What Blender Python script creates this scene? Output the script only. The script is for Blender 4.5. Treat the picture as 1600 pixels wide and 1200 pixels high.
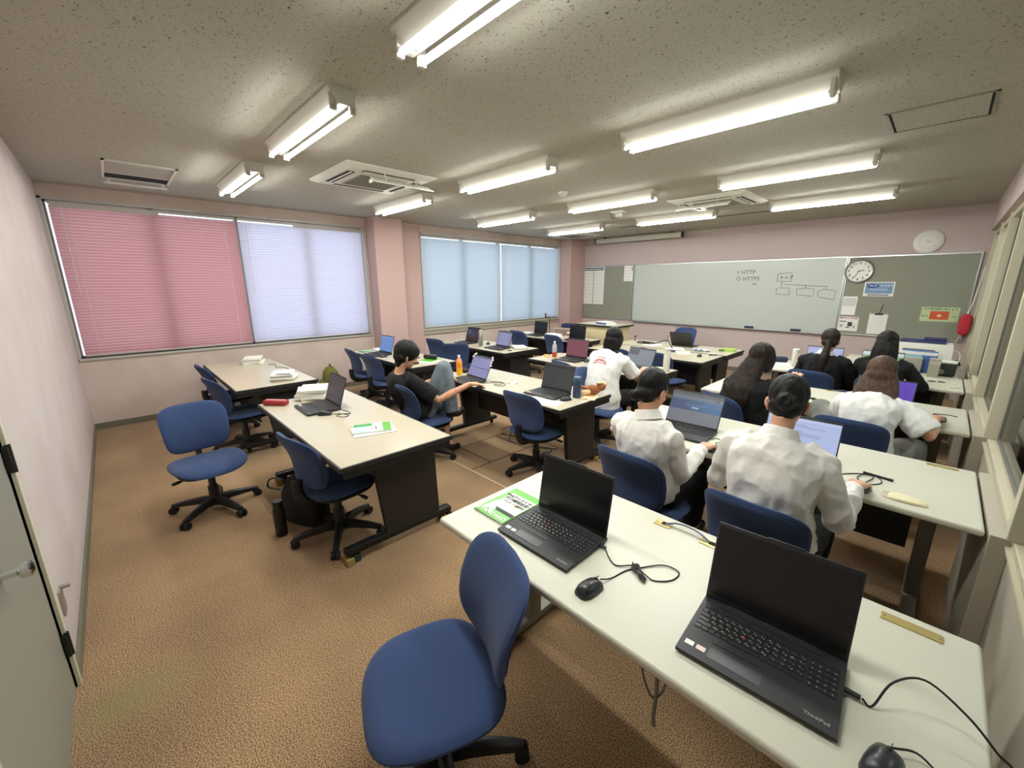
import bpy, bmesh, math, random
from mathutils import Vector as V, Matrix as Mx, noise as NZ

for o in list(bpy.data.objects): bpy.data.objects.remove(o)
SC = bpy.context.scene
COL = SC.collection
R = math.radians
random.seed(7)

# ------------------------------------------------------------------ camera
YAW, PIT, ROL = R(-46.016), R(-13.688), R(-0.108)
FW = V((math.sin(YAW)*math.cos(PIT), math.cos(YAW)*math.cos(PIT), math.sin(PIT)))
RT = V((math.cos(YAW), -math.sin(YAW), 0)); UP = RT.cross(FW)
R2 = RT*math.cos(ROL)+UP*math.sin(ROL); U2 = UP*math.cos(ROL)-RT*math.sin(ROL)
cam = bpy.data.cameras.new('camera'); cam.sensor_width = 36; cam.lens = 14.376; cam.clip_start = .02; cam.clip_end = 200
CAM = bpy.data.objects.new('camera', cam); COL.objects.link(CAM)
CAM.matrix_world = Mx((( R2.x, U2.x, -FW.x, 6.81), (R2.y, U2.y, -FW.y, .373), (R2.z, U2.z, -FW.z, 1.688), (0, 0, 0, 1)))
SC.camera = CAM

# ------------------------------------------------------------------ world, exposure
W = bpy.data.worlds.new('daylight'); SC.world = W; W.use_nodes = True
bg = W.node_tree.nodes['Background']; bg.inputs[0].default_value = (.72, .84, 1, 1); bg.inputs[1].default_value = 2.7
SC.view_settings.view_transform = 'Standard'; SC.view_settings.look = 'None'
SC.view_settings.exposure = 0.0; SC.view_settings.gamma = 1; SC.view_settings.use_curve_mapping = False
TUBE, TUBE_UP = 146.0, 2.2                                     # radiance of the tubes: diffuser below, back above
cy = SC.cycles
cy.use_denoising = True; cy.max_bounces = 8; cy.diffuse_bounces = 5; cy.glossy_bounces = 3; cy.transmission_bounces = 6
cy.transparent_max_bounces = 12; cy.caustics_reflective = False; cy.caustics_refractive = False; cy.sample_clamp_indirect = 4
H, D, WX = 2.742, 9.187, 7.10                   # room: x from the window wall, y from the back wall, z up

# ------------------------------------------------------------------ materials
def lin(c): return tuple((x/255/12.92 if x/255 <= .04045 else ((x/255+.055)/1.055)**2.4) for x in c)
def c4(c): return (*lin(c), 1)
MATS = {}
def mat(name, c, rough=.6, metal=0, spec=.5, var=None, bump=None, emit=None, trans=0, sheen=0, coat=0, alpha=1):
    if name in MATS: return MATS[name]
    m = bpy.data.materials.new(name); m.use_nodes = True; nt = m.node_tree; N = nt.nodes; L = nt.links
    b = N['Principled BSDF']; b.inputs['Base Color'].default_value = c4(c); b.inputs['Roughness'].default_value = rough
    b.inputs['Metallic'].default_value = metal; b.inputs['Specular IOR Level'].default_value = spec
    b.inputs['Sheen Weight'].default_value = sheen; b.inputs['Coat Weight'].default_value = coat
    if trans: b.inputs['Transmission Weight'].default_value = trans
    b.inputs['Alpha'].default_value = alpha
    tc = N.new('ShaderNodeTexCoord')
    def nz(scale, det=3, st=None):
        n = N.new('ShaderNodeTexNoise'); n.inputs['Scale'].default_value = scale; n.inputs['Detail'].default_value = det
        if st:
            mp = N.new('ShaderNodeMapping'); mp.inputs['Scale'].default_value = st
            L.new(tc.outputs['Object'], mp.inputs[0]); L.new(mp.outputs[0], n.inputs[0])
        else: L.new(tc.outputs['Object'], n.inputs[0])
        return n
    if var:                                     # (scale, colour 2, low, high, stretch)
        n = nz(var[0], 4, var[4] if len(var) > 4 else None); r = N.new('ShaderNodeValToRGB')
        r.color_ramp.elements[0].position = var[2]; r.color_ramp.elements[1].position = var[3]
        r.color_ramp.elements[0].color = c4(c); r.color_ramp.elements[1].color = c4(var[1])
        L.new(n.outputs[0], r.inputs[0]); L.new(r.outputs[0], b.inputs['Base Color'])
    if bump:                                    # (scale, strength, distance, stretch)
        n = nz(bump[0], 3, bump[3] if len(bump) > 3 else None); p = N.new('ShaderNodeBump')
        p.inputs['Strength'].default_value = bump[1]; p.inputs['Distance'].default_value = bump[2]
        L.new(n.outputs[0], p.inputs['Height']); L.new(p.outputs[0], b.inputs['Normal'])
    if emit: b.inputs['Emission Color'].default_value = c4(emit[0]); b.inputs['Emission Strength'].default_value = emit[1]
    MATS[name] = m; return m
def glow(c, s=1.0): return mat('glow_%d_%d_%d_%.2f' % (*c, s), (6, 6, 7), .35, emit=(c, s))
def flat(c, rough=.7): return mat('paint_%d_%d_%d' % tuple(c), c, rough)

def mk_ceiling():
    m = mat('ceiling_board', (184, 180, 166), .95); nt = m.node_tree; N = nt.nodes; L = nt.links; b = N['Principled BSDF']
    tc = [n for n in N if n.type == 'TEX_COORD'][0]
    a = N.new('ShaderNodeTexNoise'); a.inputs['Scale'].default_value = 95; a.inputs['Detail'].default_value = 1.5; a.inputs['Distortion'].default_value = 1.1
    r = N.new('ShaderNodeValToRGB'); r.color_ramp.elements[0].position = .30; r.color_ramp.elements[1].position = .37
    r.color_ramp.elements[0].color = c4((86, 80, 68)); r.color_ramp.elements[1].color = c4((192, 187, 172))
    f = N.new('ShaderNodeTexNoise'); f.inputs['Scale'].default_value = 260; f.inputs['Detail'].default_value = 2
    mx = N.new('ShaderNodeMix'); mx.data_type = 'RGBA'; mx.blend_type = 'MULTIPLY'; mx.inputs[0].default_value = .35
    L.new(tc.outputs['Object'], a.inputs[0]); L.new(tc.outputs['Object'], f.inputs[0]); L.new(a.outputs[0], r.inputs[0])
    L.new(r.outputs[0], mx.inputs[6]); L.new(f.outputs[1], mx.inputs[7]); L.new(mx.outputs[2], b.inputs['Base Color'])
    p = N.new('ShaderNodeBump'); p.inputs['Strength'].default_value = .5; p.inputs['Distance'].default_value = .004
    L.new(r.outputs[0], p.inputs['Height']); L.new(p.outputs[0], b.inputs['Normal']); return m
def mk_carpet():
    m = mat('loop_carpet', (150, 108, 72), 1, spec=.1, sheen=.15); nt = m.node_tree; N = nt.nodes; L = nt.links; b = N['Principled BSDF']
    tc = [n for n in N if n.type == 'TEX_COORD'][0]
    def noise(s, d): 
        n = N.new('ShaderNodeTexNoise'); n.inputs['Scale'].default_value = s; n.inputs['Detail'].default_value = d; L.new(tc.outputs['Object'], n.inputs[0]); return n
    def ramp(src, e):
        r = N.new('ShaderNodeValToRGB'); r.color_ramp.elements[0].position, r.color_ramp.elements[1].position = e[0][0], e[1][0]
        r.color_ramp.elements[0].color, r.color_ramp.elements[1].color = c4(e[0][1]), c4(e[1][1]); L.new(src, r.inputs[0]); return r
    a = ramp(noise(210, 4).outputs[0], ((.42, (116, 86, 60)), (.58, (214, 180, 138))))
    bl = ramp(noise(1.3, 3).outputs[0], ((.35, (178, 168, 160)), (.7, (255, 250, 240))))
    mx = N.new('ShaderNodeMix'); mx.data_type = 'RGBA'; mx.blend_type = 'MULTIPLY'; mx.inputs[0].default_value = .55
    L.new(a.outputs[0], mx.inputs[6]); L.new(bl.outputs[0], mx.inputs[7])
    # faded greenish stain on the carpet by the door
    mp = N.new('ShaderNodeMapping'); mp.vector_type = 'TEXTURE'; mp.inputs['Location'].default_value = (4.72, .16, 0); mp.inputs['Scale'].default_value = (.24, .34, 1)
    g = N.new('ShaderNodeTexGradient'); g.gradient_type = 'QUADRATIC_SPHERE'
    L.new(tc.outputs['Object'], mp.inputs[0]); L.new(mp.outputs[0], g.inputs[0])
    m2 = N.new('ShaderNodeMix'); m2.data_type = 'RGBA'; m2.inputs[7].default_value = c4((140, 134, 84))
    sc = N.new('ShaderNodeMath'); sc.operation = 'MULTIPLY'; sc.inputs[1].default_value = .75; L.new(g.outputs[1], sc.inputs[0])
    L.new(sc.outputs[0], m2.inputs[0]); L.new(mx.outputs[2], m2.inputs[6]); L.new(m2.outputs[2], b.inputs['Base Color'])
    p = N.new('ShaderNodeBump'); p.inputs['Strength'].default_value = .7; p.inputs['Distance'].default_value = .006
    L.new(noise(360, 2).outputs[0], p.inputs['Height']); L.new(p.outputs[0], b.inputs['Normal']); return m
def mk_slat(name, c, tr):
    m = bpy.data.materials.new(name); m.use_nodes = True; nt = m.node_tree; N = nt.nodes; L = nt.links; N.remove(N['Principled BSDF'])
    d = N.new('ShaderNodeBsdfDiffuse'); t = N.new('ShaderNodeBsdfTranslucent'); x = N.new('ShaderNodeMixShader')
    d.inputs[0].default_value = c4(c); t.inputs[0].default_value = c4(c); x.inputs[0].default_value = tr
    L.new(d.outputs[0], x.inputs[1]); L.new(t.outputs[0], x.inputs[2]); L.new(x.outputs[0], N['Material Output'].inputs[0]); return m
def mk_glass():
    m = bpy.data.materials.new('window_glass'); m.use_nodes = True; nt = m.node_tree; N = nt.nodes; L = nt.links; N.remove(N['Principled BSDF'])
    a = N.new('ShaderNodeBsdfTransparent'); g = N.new('ShaderNodeBsdfGlossy'); g.inputs['Roughness'].default_value = .03; x = N.new('ShaderNodeMixShader')
    f = N.new('ShaderNodeFresnel'); f.inputs[0].default_value = 1.14; a.inputs[0].default_value = (.93, .97, .97, 1)
    L.new(f.outputs[0], x.inputs[0]); L.new(a.outputs[0], x.inputs[1]); L.new(g.outputs[0], x.inputs[2]); L.new(x.outputs[0], N['Material Output'].inputs[0]); return m
M_CEIL, M_CARPET, M_GLASS = mk_ceiling(), mk_carpet(), mk_glass()
M_PINK = mat('pink_wall', (194, 164, 157), .9, bump=(180, .12, .002))
M_FRONT = mat('dusty_pink_wall', (192, 175, 170), .9, bump=(180, .12, .002))
M_BACK = mat('pale_pink_wall', (192, 180, 175), .9, bump=(160, .15, .002), var=(2.2, (186, 172, 167), .4, .65))
M_BEIGE = mat('beige_wall', (206, 189, 179), .9, bump=(160, .15, .002), var=(3, (198, 179, 169), .4, .65))
M_BASE = mat('grey_baseboard', (112, 108, 92), .6)
M_FRAME = mat('beige_frame', (196, 188, 162), .5)
M_DOOR = mat('grey_door', (136, 134, 122), .45, bump=(300, .08, .001))
M_ALU = mat('aluminium', (190, 192, 190), .35, .9)
M_CHROME = mat('chrome', (225, 225, 225), .12, 1)
M_WMET = mat('white_enamel', (228, 226, 216), .4)
M_HOUS = mat('lamp_enamel', (206, 202, 190), .5)
M_WPLA = mat('white_plastic', (222, 220, 208), .45)
M_BLK = mat('black_plastic', (26, 26, 27), .45)
M_BLK2 = mat('laptop_black', (30, 30, 31), .5, bump=(900, .05, .0005))
M_KEY = mat('key_black', (36, 36, 38), .4)
M_RUB = mat('black_rubber', (16, 16, 16), .7)
M_DMET = mat('dark_steel', (28, 27, 26), .5, .3)
M_DPAN = mat('dark_panel', (31, 29, 27), .55)
M_BLUE = mat('blue_fabric', (58, 75, 113), .95, spec=.2, bump=(700, .35, .001), sheen=.12, var=(350, (50, 66, 101), .35, .65))
M_TOPB = mat('beige_laminate', (196, 187, 165), .2, var=(420, (187, 177, 153), .4, .62))
M_TOPG = mat('pale_grey_laminate', (212, 210, 192), .38, var=(520, (200, 197, 178), .4, .62))
M_EDGE = mat('grey_edge', (196, 194, 176), .4)
M_BRASS = mat('brass_plate', (206, 186, 120), .35, .7)
M_PAPER = mat('paper', (236, 234, 226), .85)
M_CORK = mat('grey_felt_board', (146, 147, 131), .95, var=(300, (136, 137, 121), .35, .65))
M_WBOARD = mat('whiteboard', (190, 196, 186), .3)
M_INK = mat('black_ink', (38, 40, 42), .6)
M_GREEN = mat('green_cover', (92, 176, 52), .35)
M_NAVY = mat('navy', (38, 44, 86), .6)
M_TUBE = mat('fluorescent_tube', (255, 255, 250), .4, emit=((249, 252, 248), TUBE))
M_TUBE2 = mat('tube_back', (255, 255, 250), .4, emit=((249, 252, 248), TUBE_UP))
M_DARK = mat('dark_void', (14, 13, 12), .9)

# ------------------------------------------------------------------ mesh kit
_rb = {}
def rbox(d, bev, seg):
    k = (tuple(round(x, 5) for x in d), round(bev, 5), seg)
    if k not in _rb:
        bm = bmesh.new(); bmesh.ops.create_cube(bm, size=1, matrix=Mx.Diagonal((*d, 1)))
        if bev: bmesh.ops.bevel(bm, geom=bm.edges[:], offset=bev, segments=seg, profile=.5, affect='EDGES')
        bm.verts.index_update(); _rb[k] = ([v.co.copy() for v in bm.verts], [[v.index for v in f.verts] for f in bm.faces]); bm.free()
    return _rb[k]
def T(x=0, y=0, z=0): return Mx.Translation((x, y, z))
def RX(a): return Mx.Rotation(R(a), 4, 'X')
def RY(a): return Mx.Rotation(R(a), 4, 'Y')
def RZ(a): return Mx.Rotation(R(a), 4, 'Z')
class MB:
    def __init__(s): s.v = []; s.f = []; s.m = []
    def add(s, vs, fs, m=0, M=None):
        o = len(s.v); s.v += [M @ V(p) for p in vs] if M else [V(p) for p in vs]
        s.f += [[i+o for i in f] for f in fs]; s.m += [m]*len(fs); return s
    def box(s, c, d, m=0, M=None, bev=0, seg=2, rz=0):
        vs, fs = rbox(d, bev, seg); X = T(*c) @ RZ(rz); return s.add(vs, fs, m, (M @ X) if M else X)
    def b2(s, a, b, m=0, M=None, bev=0, seg=2):
        return s.box([(a[i]+b[i])/2 for i in range(3)], [abs(b[i]-a[i]) for i in range(3)], m, M, bev, seg)
    def tube(s, pts, r, n=8, m=0, M=None, round_=False, flat=1):
        P = [V(p) for p in pts]; rr = list(r) if isinstance(r, (list, tuple)) else [r]*len(P)
        if round_:
            d0 = (P[0]-P[1]).normalized(); d1 = (P[-1]-P[-2]).normalized(); a0 = []; a1 = []
            for k in (.94, .7, .36): 
                q = math.sqrt(1-k*k); a0.append((P[0]+d0*rr[0]*k, rr[0]*q)); a1.append((P[-1]+d1*rr[-1]*k, rr[-1]*q))
            P = [p for p, _ in a0]+P+[p for p, _ in reversed(a1)]; rr = [q for _, q in a0]+rr+[q for _, q in reversed(a1)]
        vs = []; fs = []; u = None
        for i, p in enumerate(P):
            t = (P[min(i+1, len(P)-1)]-P[max(i-1, 0)]).normalized()
            if u is None: u = t.orthogonal().normalized() if abs(t.z) > .95 else V((0, 0, 1)).cross(t).normalized()
            else: u = (u-t*u.dot(t)).normalized()
            w = t.cross(u)
            vs += [p+(u*math.cos(2*math.pi*k/n)+w*math.sin(2*math.pi*k/n)*flat)*rr[i] for k in range(n)]
        for i in range(len(P)-1):
            for k in range(n): fs.append([i*n+k, i*n+(k+1) % n, (i+1)*n+(k+1) % n, (i+1)*n+k])
        fs.append(list(range(n))[::-1]); fs.append([(len(P)-1)*n+k for k in range(n)])
        return s.add(vs, fs, m, M)
    def lathe(s, prof, n=20, m=0, M=None):
        vs = []; fs = []
        for r, z in prof: vs += [(max(r, 1e-4)*math.cos(2*math.pi*k/n), max(r, 1e-4)*math.sin(2*math.pi*k/n), z) for k in range(n)]
        for i in range(len(prof)-1):
            for k in range(n): fs.append([i*n+k, i*n+(k+1) % n, (i+1)*n+(k+1) % n, (i+1)*n+k])
        fs.append(list(range(n))[::-1]); fs.append([(len(prof)-1)*n+k for k in range(n)]); return s.add(vs, fs, m, M)
    def ball(s, c, r, m=0, M=None, n=16, k=10):
        r = (r, r, r) if not isinstance(r, (tuple, list)) else r; X = T(*c) @ Mx.Diagonal((*r, 1))
        return s.lathe([(math.sin(math.pi*i/k), -math.cos(math.pi*i/k)) for i in range(k+1)], n, m, (M @ X) if M else X)
    def prism(s, poly, z0, z1, m=0, M=None):
        n = len(poly); vs = [(x, y, z0) for x, y in poly]+[(x, y, z1) for x, y in poly]
        fs = [list(range(n))[::-1], list(range(n, 2*n))]+[[k, (k+1) % n, n+(k+1) % n, n+k] for k in range(n)]; return s.add(vs, fs, m, M)
    def grid(s, fn, nu, nv, m=0, M=None):
        vs = [fn(i/nu, j/nv) for j in range(nv+1) for i in range(nu+1)]
        fs = [[j*(nu+1)+i, j*(nu+1)+i+1, (j+1)*(nu+1)+i+1, (j+1)*(nu+1)+i] for j in range(nv) for i in range(nu)]; return s.add(vs, fs, m, M)
    def loft(s, secs, m=0, M=None):              # rings of equal length, capped
        n = len(secs[0]); vs = [p for r in secs for p in r]; fs = []
        for i in range(len(secs)-1):
            for k in range(n): fs.append([i*n+k, i*n+(k+1) % n, (i+1)*n+(k+1) % n, (i+1)*n+k])
        fs.append(list(range(n))[::-1]); fs.append([(len(secs)-1)*n+k for k in range(n)]); return s.add(vs, fs, m, M)
    def pillow(s, w, h, tf, tb, e=3.0, warp=None, n=40, m=0, M=None, shape=None):
        # a cushion in the XY plane: superellipse outline, swelling tf up and tb down
        ring = []
        for k in range(n):
            a = 2*math.pi*k/n; c, q = math.cos(a), math.sin(a)
            x = math.copysign(abs(c)**(2/e), c)*w/2; y = math.copysign(abs(q)**(2/e), q)*h/2
            if shape: x, y = shape(x, y)
            ring.append((x, y))
        lv = [(0, 1), (.4, .98), (.7, .93), (.86, .8), (.95, .58), (1, .2)]
        secs = [[(x*max(p, 1e-3), y*max(p, 1e-3), tf*q) for x, y in ring] for p, q in lv]+[[(x*max(p, 1e-3), y*max(p, 1e-3), -tb*q) for x, y in ring] for p, q in lv[::-1]]
        if warp: secs = [[warp(*p) for p in r] for r in secs]
        return s.loft(secs, m, M)
    def build(s, name, mats, parent=None, smooth=40, loc=None, rz=0):
        me = bpy.data.meshes.new(name); me.from_pydata([tuple(p) for p in s.v], [], s.f)
        for q in (mats if isinstance(mats, (list, tuple)) else [mats]): me.materials.append(q)
        me.polygons.foreach_set('material_index', s.m)
        bm = bmesh.new(); bm.from_mesh(me); bmesh.ops.recalc_face_normals(bm, faces=bm.faces); bm.to_mesh(me); bm.free()
        if smooth:
            me.shade_smooth(); me.set_sharp_from_angle(angle=R(smooth))
        o = bpy.data.objects.new(name, me); COL.objects.link(o)
        if parent: o.parent = parent
        if loc: o.location = loc
        if rz: o.rotation_euler.z = R(rz)
        return o
def curvy(pts, k=6):                             # Catmull-Rom through the points
    P = [V(p) for p in pts]; P = [P[0]*2-P[1]]+P+[P[-1]*2-P[-2]]; out = []
    for i in range(1, len(P)-2):
        a, b, c, d = P[i-1:i+3]
        for j in range(k):
            t = j/k; out.append(.5*((2*b)+(c-a)*t+(2*a-5*b+4*c-d)*t*t+(3*b-a-3*c+d)*t**3))
    return out+[P[-2]]
def tag(o, label, cat, group=None):
    o['label'] = label; o['category'] = cat
    if group: o['group'] = group
    return o
def thing(name, label, cat, loc=(0, 0, 0), rz=0, group=None):
    o = bpy.data.objects.new(name, None); COL.objects.link(o); o.location = loc; o.rotation_euler.z = R(rz); o.empty_display_size = .1
    return tag(o, label, cat, group)
def struct(o): o['kind'] = 'structure'; return o
def copy_tree(o, parent=None):
    c = o.copy(); COL.objects.link(c); c.parent = parent
    for ch in [x for x in KIDS.get(o.name, [])]: copy_tree(ch, c)
    return c
KIDS = {}
def index_kids(root):
    KIDS[root.name] = list(root.children)
    for ch in root.children: index_kids(ch)
def dup(root, loc, rz, label, group=None):
    c = copy_tree(root); c.location = loc; c.rotation_euler.z = R(rz); c['label'] = label
    if group: c['group'] = group
    return c
BOLD = .022
def text_mesh(strings, ext=.0003):
    """strings: list of (text, size, matrix, material index, align) -> MB"""
    mb = MB()
    for s, size, M, mi, al in strings:
        cu = bpy.data.curves.new('t', 'FONT'); cu.body = s; cu.size = size; cu.resolution_u = 2; cu.align_x = al; cu.align_y = 'CENTER'; cu.extrude = ext; cu.offset = size*BOLD
        ob = bpy.data.objects.new('t', cu); COL.objects.link(ob)
        dg = bpy.context.evaluated_depsgraph_get(); me = bpy.data.meshes.new_from_object(ob.evaluated_get(dg))
        mb.add([v.co.copy() for v in me.vertices], [list(p.vertices) for p in me.polygons], mi, M)
        bpy.data.objects.remove(ob); bpy.data.curves.remove(cu); bpy.data.meshes.remove(me)
    return mb
def lettering(strings, mats, parent, name='lettering', ext=.0003): return text_mesh(strings, ext).build(name, mats, parent, smooth=0)
WALLM = RX(90)                                   # text standing upright, read from -y (front wall)
# ================================================================== the room
struct(MB().add([(-.3, -.3, 0), (9.6, -.3, 0), (9.6, 9.6, 0), (-.3, 9.6, 0)], [[0, 1, 2, 3]]).build('floor', M_CARPET, smooth=0))
# seams of the lift-out floor panels and the pale joint strip, in the aisle behind the middle desk
fl = bpy.data.objects['floor']
sm = MB()
for x in (3.5, 4.0, 4.5): sm.b2((x-.004, 2.56, 0), (x+.004, 3.9, .002))
for y, x0, x1 in ((2.8, 3.5, 4.0), (3.05, 4.0, 4.5), (2.75, 4.5, 4.95), (3.3, 3.5, 4.0), (3.55, 4.0, 4.95)): sm.b2((x0, y-.004, 0), (x1, y+.004, .002))
sm.build('panel_seam', mat('seam_brown', (52, 34, 22), .9), fl, smooth=0)
MB().b2((3.1, 2.537, 0), (5.3, 2.552, .003)).build('joint_strip', mat('joint_tan', (196, 170, 138), .7), fl, smooth=0)
struct(MB().box((WX/2, D/2, H+.03), (WX+.6, D+.6, .06)).build('ceiling', M_CEIL, smooth=0))
cm = MB()
# window wall (x = 0): below, above, between and beside the two windows
WZ = (.86, 2.585); W1 = (.03, 3.55); W2 = (4.64, 8.6)
wl = MB(); t = -.22
wl.b2((t, -.3, 0), (0, D+.3, WZ[0])); wl.b2((t, -.3, WZ[1]), (0, D+.3, H))
wl.b2((t, -.3, WZ[0]), (0, W1[0], WZ[1])); wl.b2((t, W1[1], WZ[0]), (0, W2[0], WZ[1])); wl.b2((t, W2[1], WZ[0]), (0, D+.3, WZ[1]))
struct(wl.build('wall_left', M_BEIGE, smooth=0))
pl = MB(); pl.b2((0, 3.6, 0), (.3, 4.1, H), bev=.004); struct(pl.build('trim_1', M_PINK, smooth=0))
MB().b2((0, 4.1, 0), (.012, 4.62, H)).build('wall_panel', M_PINK, bpy.data.objects['trim_1'], smooth=0)
pl = MB(); pl.b2((0, 8.62, 0), (.34, D+.05, H), bev=.004); struct(pl.build('trim_2', M_PINK, smooth=0))
struct(MB().b2((-.3, D, 0), (WX+.4, D+.2, H)).build('wall_front', M_FRONT, smooth=0))
# back wall with the door opening
DX = (4.49, 5.46); DH = 2.05
wb = MB(); wb.b2((-.3, -.2, 0), (DX[0], 0, H)); wb.b2((DX[0], -.2, DH), (DX[1], 0, H)); wb.b2((DX[1], -.2, 0), (7.5, 0, H))
struct(wb.build('wall_back', M_BACK, smooth=0))
# right wall: dado, sill, posts, header
wr = MB(); wr.b2((7.16, -.2, 0), (7.33, D, .70)); struct(wr.build('wall_right', mat('dado_grey', (176, 168, 150), .8, bump=(160, .1, .002)), smooth=0))
MB().b2((7.10, -.2, 2.39), (7.33, D, H)).build('header_panel', M_FRONT, bpy.data.objects['wall_right'], smooth=0)
bk = MB()
for y0, y1 in ((2.78, 3.60), (4.38, 5.21), (5.97, 6.78)): bk.b2((7.10, y0, 0), (7.16, y1, .70), bev=.003)
bk.build('filler_panel', mat('dado_grey', (176, 168, 150)), bpy.data.objects['wall_right'], smooth=0)
g = MB(); g.b2((7.155, -.2, .695), (7.40, D, .72), bev=.003); g.b2((7.145, -.2, .66), (7.16, D, .672)); struct(g.build('trim_3', M_FRAME, smooth=0))
for k, y in enumerate((1.22, 2.72, 4.28, 5.74, 7.0, 8.1, 9.08)):
    p = MB(); p.b2((7.135, y, .72), (7.36, y+.07, 2.39), bev=.003); p.b2((7.195, y-.004, .72), (7.215, y+.074, 2.39), m=1)
    struct(p.build('trim_%d' % (4+k), [M_FRAME, mat('gasket', (112, 108, 98), .7)], smooth=0))
for k, (y0, y1) in enumerate(((-.2, 1.22), (1.29, 2.72), (2.79, 4.28), (4.35, 5.74), (5.81, 7.0), (7.07, 8.1), (8.17, 9.08))):
    w = MB(); w.b2((7.202, y0, .73), (7.208, y1, 2.38)); o = struct(w.build('window_%d' % (3+k), M_GLASS, smooth=0))
    q = MB(); q.b2((7.195, y0, .72), (7.215, y1, .732)); q.b2((7.195, y0, 2.38), (7.215, y1, 2.39)); q.build('gasket', mat('gasket', (112, 108, 98), .7), o, smooth=0)
    q = MB(); q.b2((7.15, y0, 2.33), (7.36, y1, 2.39)); q.build('head_frame', M_FRAME, o, smooth=0)
# the room beyond the glass
nb = MB(); nb.b2((9.6, -.3, 0), (9.7, D+.3, H)); nb.b2((7.1, -.4, 0), (9.7, -.3, H)); nb.b2((7.1, D+.2, 0), (9.7, D+.3, H)); nb.b2((7.33, -.3, H), (9.7, D+.3, H+.05))
struct(nb.build('wall_far_right', mat('next_room_wall', (178, 176, 168), .9), smooth=0))
# doors
d = MB(); d.b2((DX[0]+.012, -.045, .012), (DX[1]-.012, -.005, DH-.012), bev=.003); dr = struct(d.build('door_1', M_DOOR, smooth=0))
f = MB()
for a, b in (((DX[0]-.03, -.1, 0), (DX[0], .012, DH+.03)), ((DX[1], -.1, 0), (DX[1]+.03, .012, DH+.03)), ((DX[0]-.03, -.1, DH), (DX[1]+.03, .012, DH+.03))): f.b2(a, b, bev=.002)
f.build('door_frame', M_FRAME, dr, smooth=0)
for z in (.22, 1.06, 1.85):
    h = MB(); h.tube([(DX[0], .013, z-.055), (DX[0], .013, z+.055)], .008, 10); h.b2((DX[0]-.022, -.002, z-.05), (DX[0]+.022, .014, z+.05), bev=.001); h.build('hinge', M_DMET, dr)
h = MB(); h.lathe([(.026, 0), (.026, .006), (.012, .008), (.012, .04), (.022, .046), (.026, .056), (.024, .07), (.012, .076), (0, .077)], 20, M=T(4.99, -.005, .84) @ RX(-90)); h.build('door_handle', M_CHROME, dr)
# baseboards
def bb(name, a, b): struct(MB().b2(a, b, bev=.002).build(name, M_BASE, smooth=0))
bb('baseboard_left', (0, 0, 0), (.012, 3.6, .075)); bb('baseboard_back', (0, 0, 0), (DX[0]-.03, .012, .075)); bb('baseboard_front', (.34, D-.012, 0), (WX, D, .075))
MB().b2((0, 4.1, 0), (.014, 8.62, .075)).build('baseboard_run', M_BASE, bpy.data.objects['baseboard_left'], smooth=0)
# ---- the two outside windows, their sashes, glass and sills
def outside(name, y0, y1, cols):
    z0, z1 = WZ; fr = MB(); e = .02
    for a, b in (((-.15, y0, z0), (-.08, y0+e, z1)), ((-.15, y1-e, z0), (-.08, y1, z1)), ((-.15, y0, z0), (-.08, y1, z0+e)), ((-.15, y0, z1-e), (-.08, y1, z1))): fr.b2(a, b)
    for k in range(1, cols): y = y0+(y1-y0)*k/cols; fr.b2((-.15, y-.022, z0), (-.08, y+.022, z1))
    o = struct(fr.build(name, mat('sash_grey', (150, 150, 146), .4, .6), smooth=0))
    MB().b2((-.122, y0, z0), (-.116, y1, z1)).build('pane', M_GLASS, o, smooth=0)
    s = MB(); s.b2((-.08, y0-.02, z0-.03), (.02, y1+.02, z0), bev=.004); s.b2((-.001, y0-.03, z0), (.012, y0, z1+.02)); s.b2((-.001, y1, z0), (.012, y1+.03, z1+.02)); s.b2((-.001, y0-.03, z1), (.012, y1+.03, z1+.02))
    s.build('sill', mat('sill_metal', (186, 184, 174), .45, .2), o, smooth=0)
outside('window_1', *W1, 4); outside('window_2', *W2, 4)
q = MB(); q.b2((0, W2[0]-.03, .775), (.016, W2[1]+.03, .868), bev=.003); q.b2((0, W2[0]-.04, .76), (.03, W2[1]+.03, .782), m=1, bev=.003); q.build('apron', [mat('apron_tan', (150, 140, 118), .6), mat('sill_metal', (186, 184, 174))], bpy.data.objects['window_2'], smooth=0)
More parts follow.
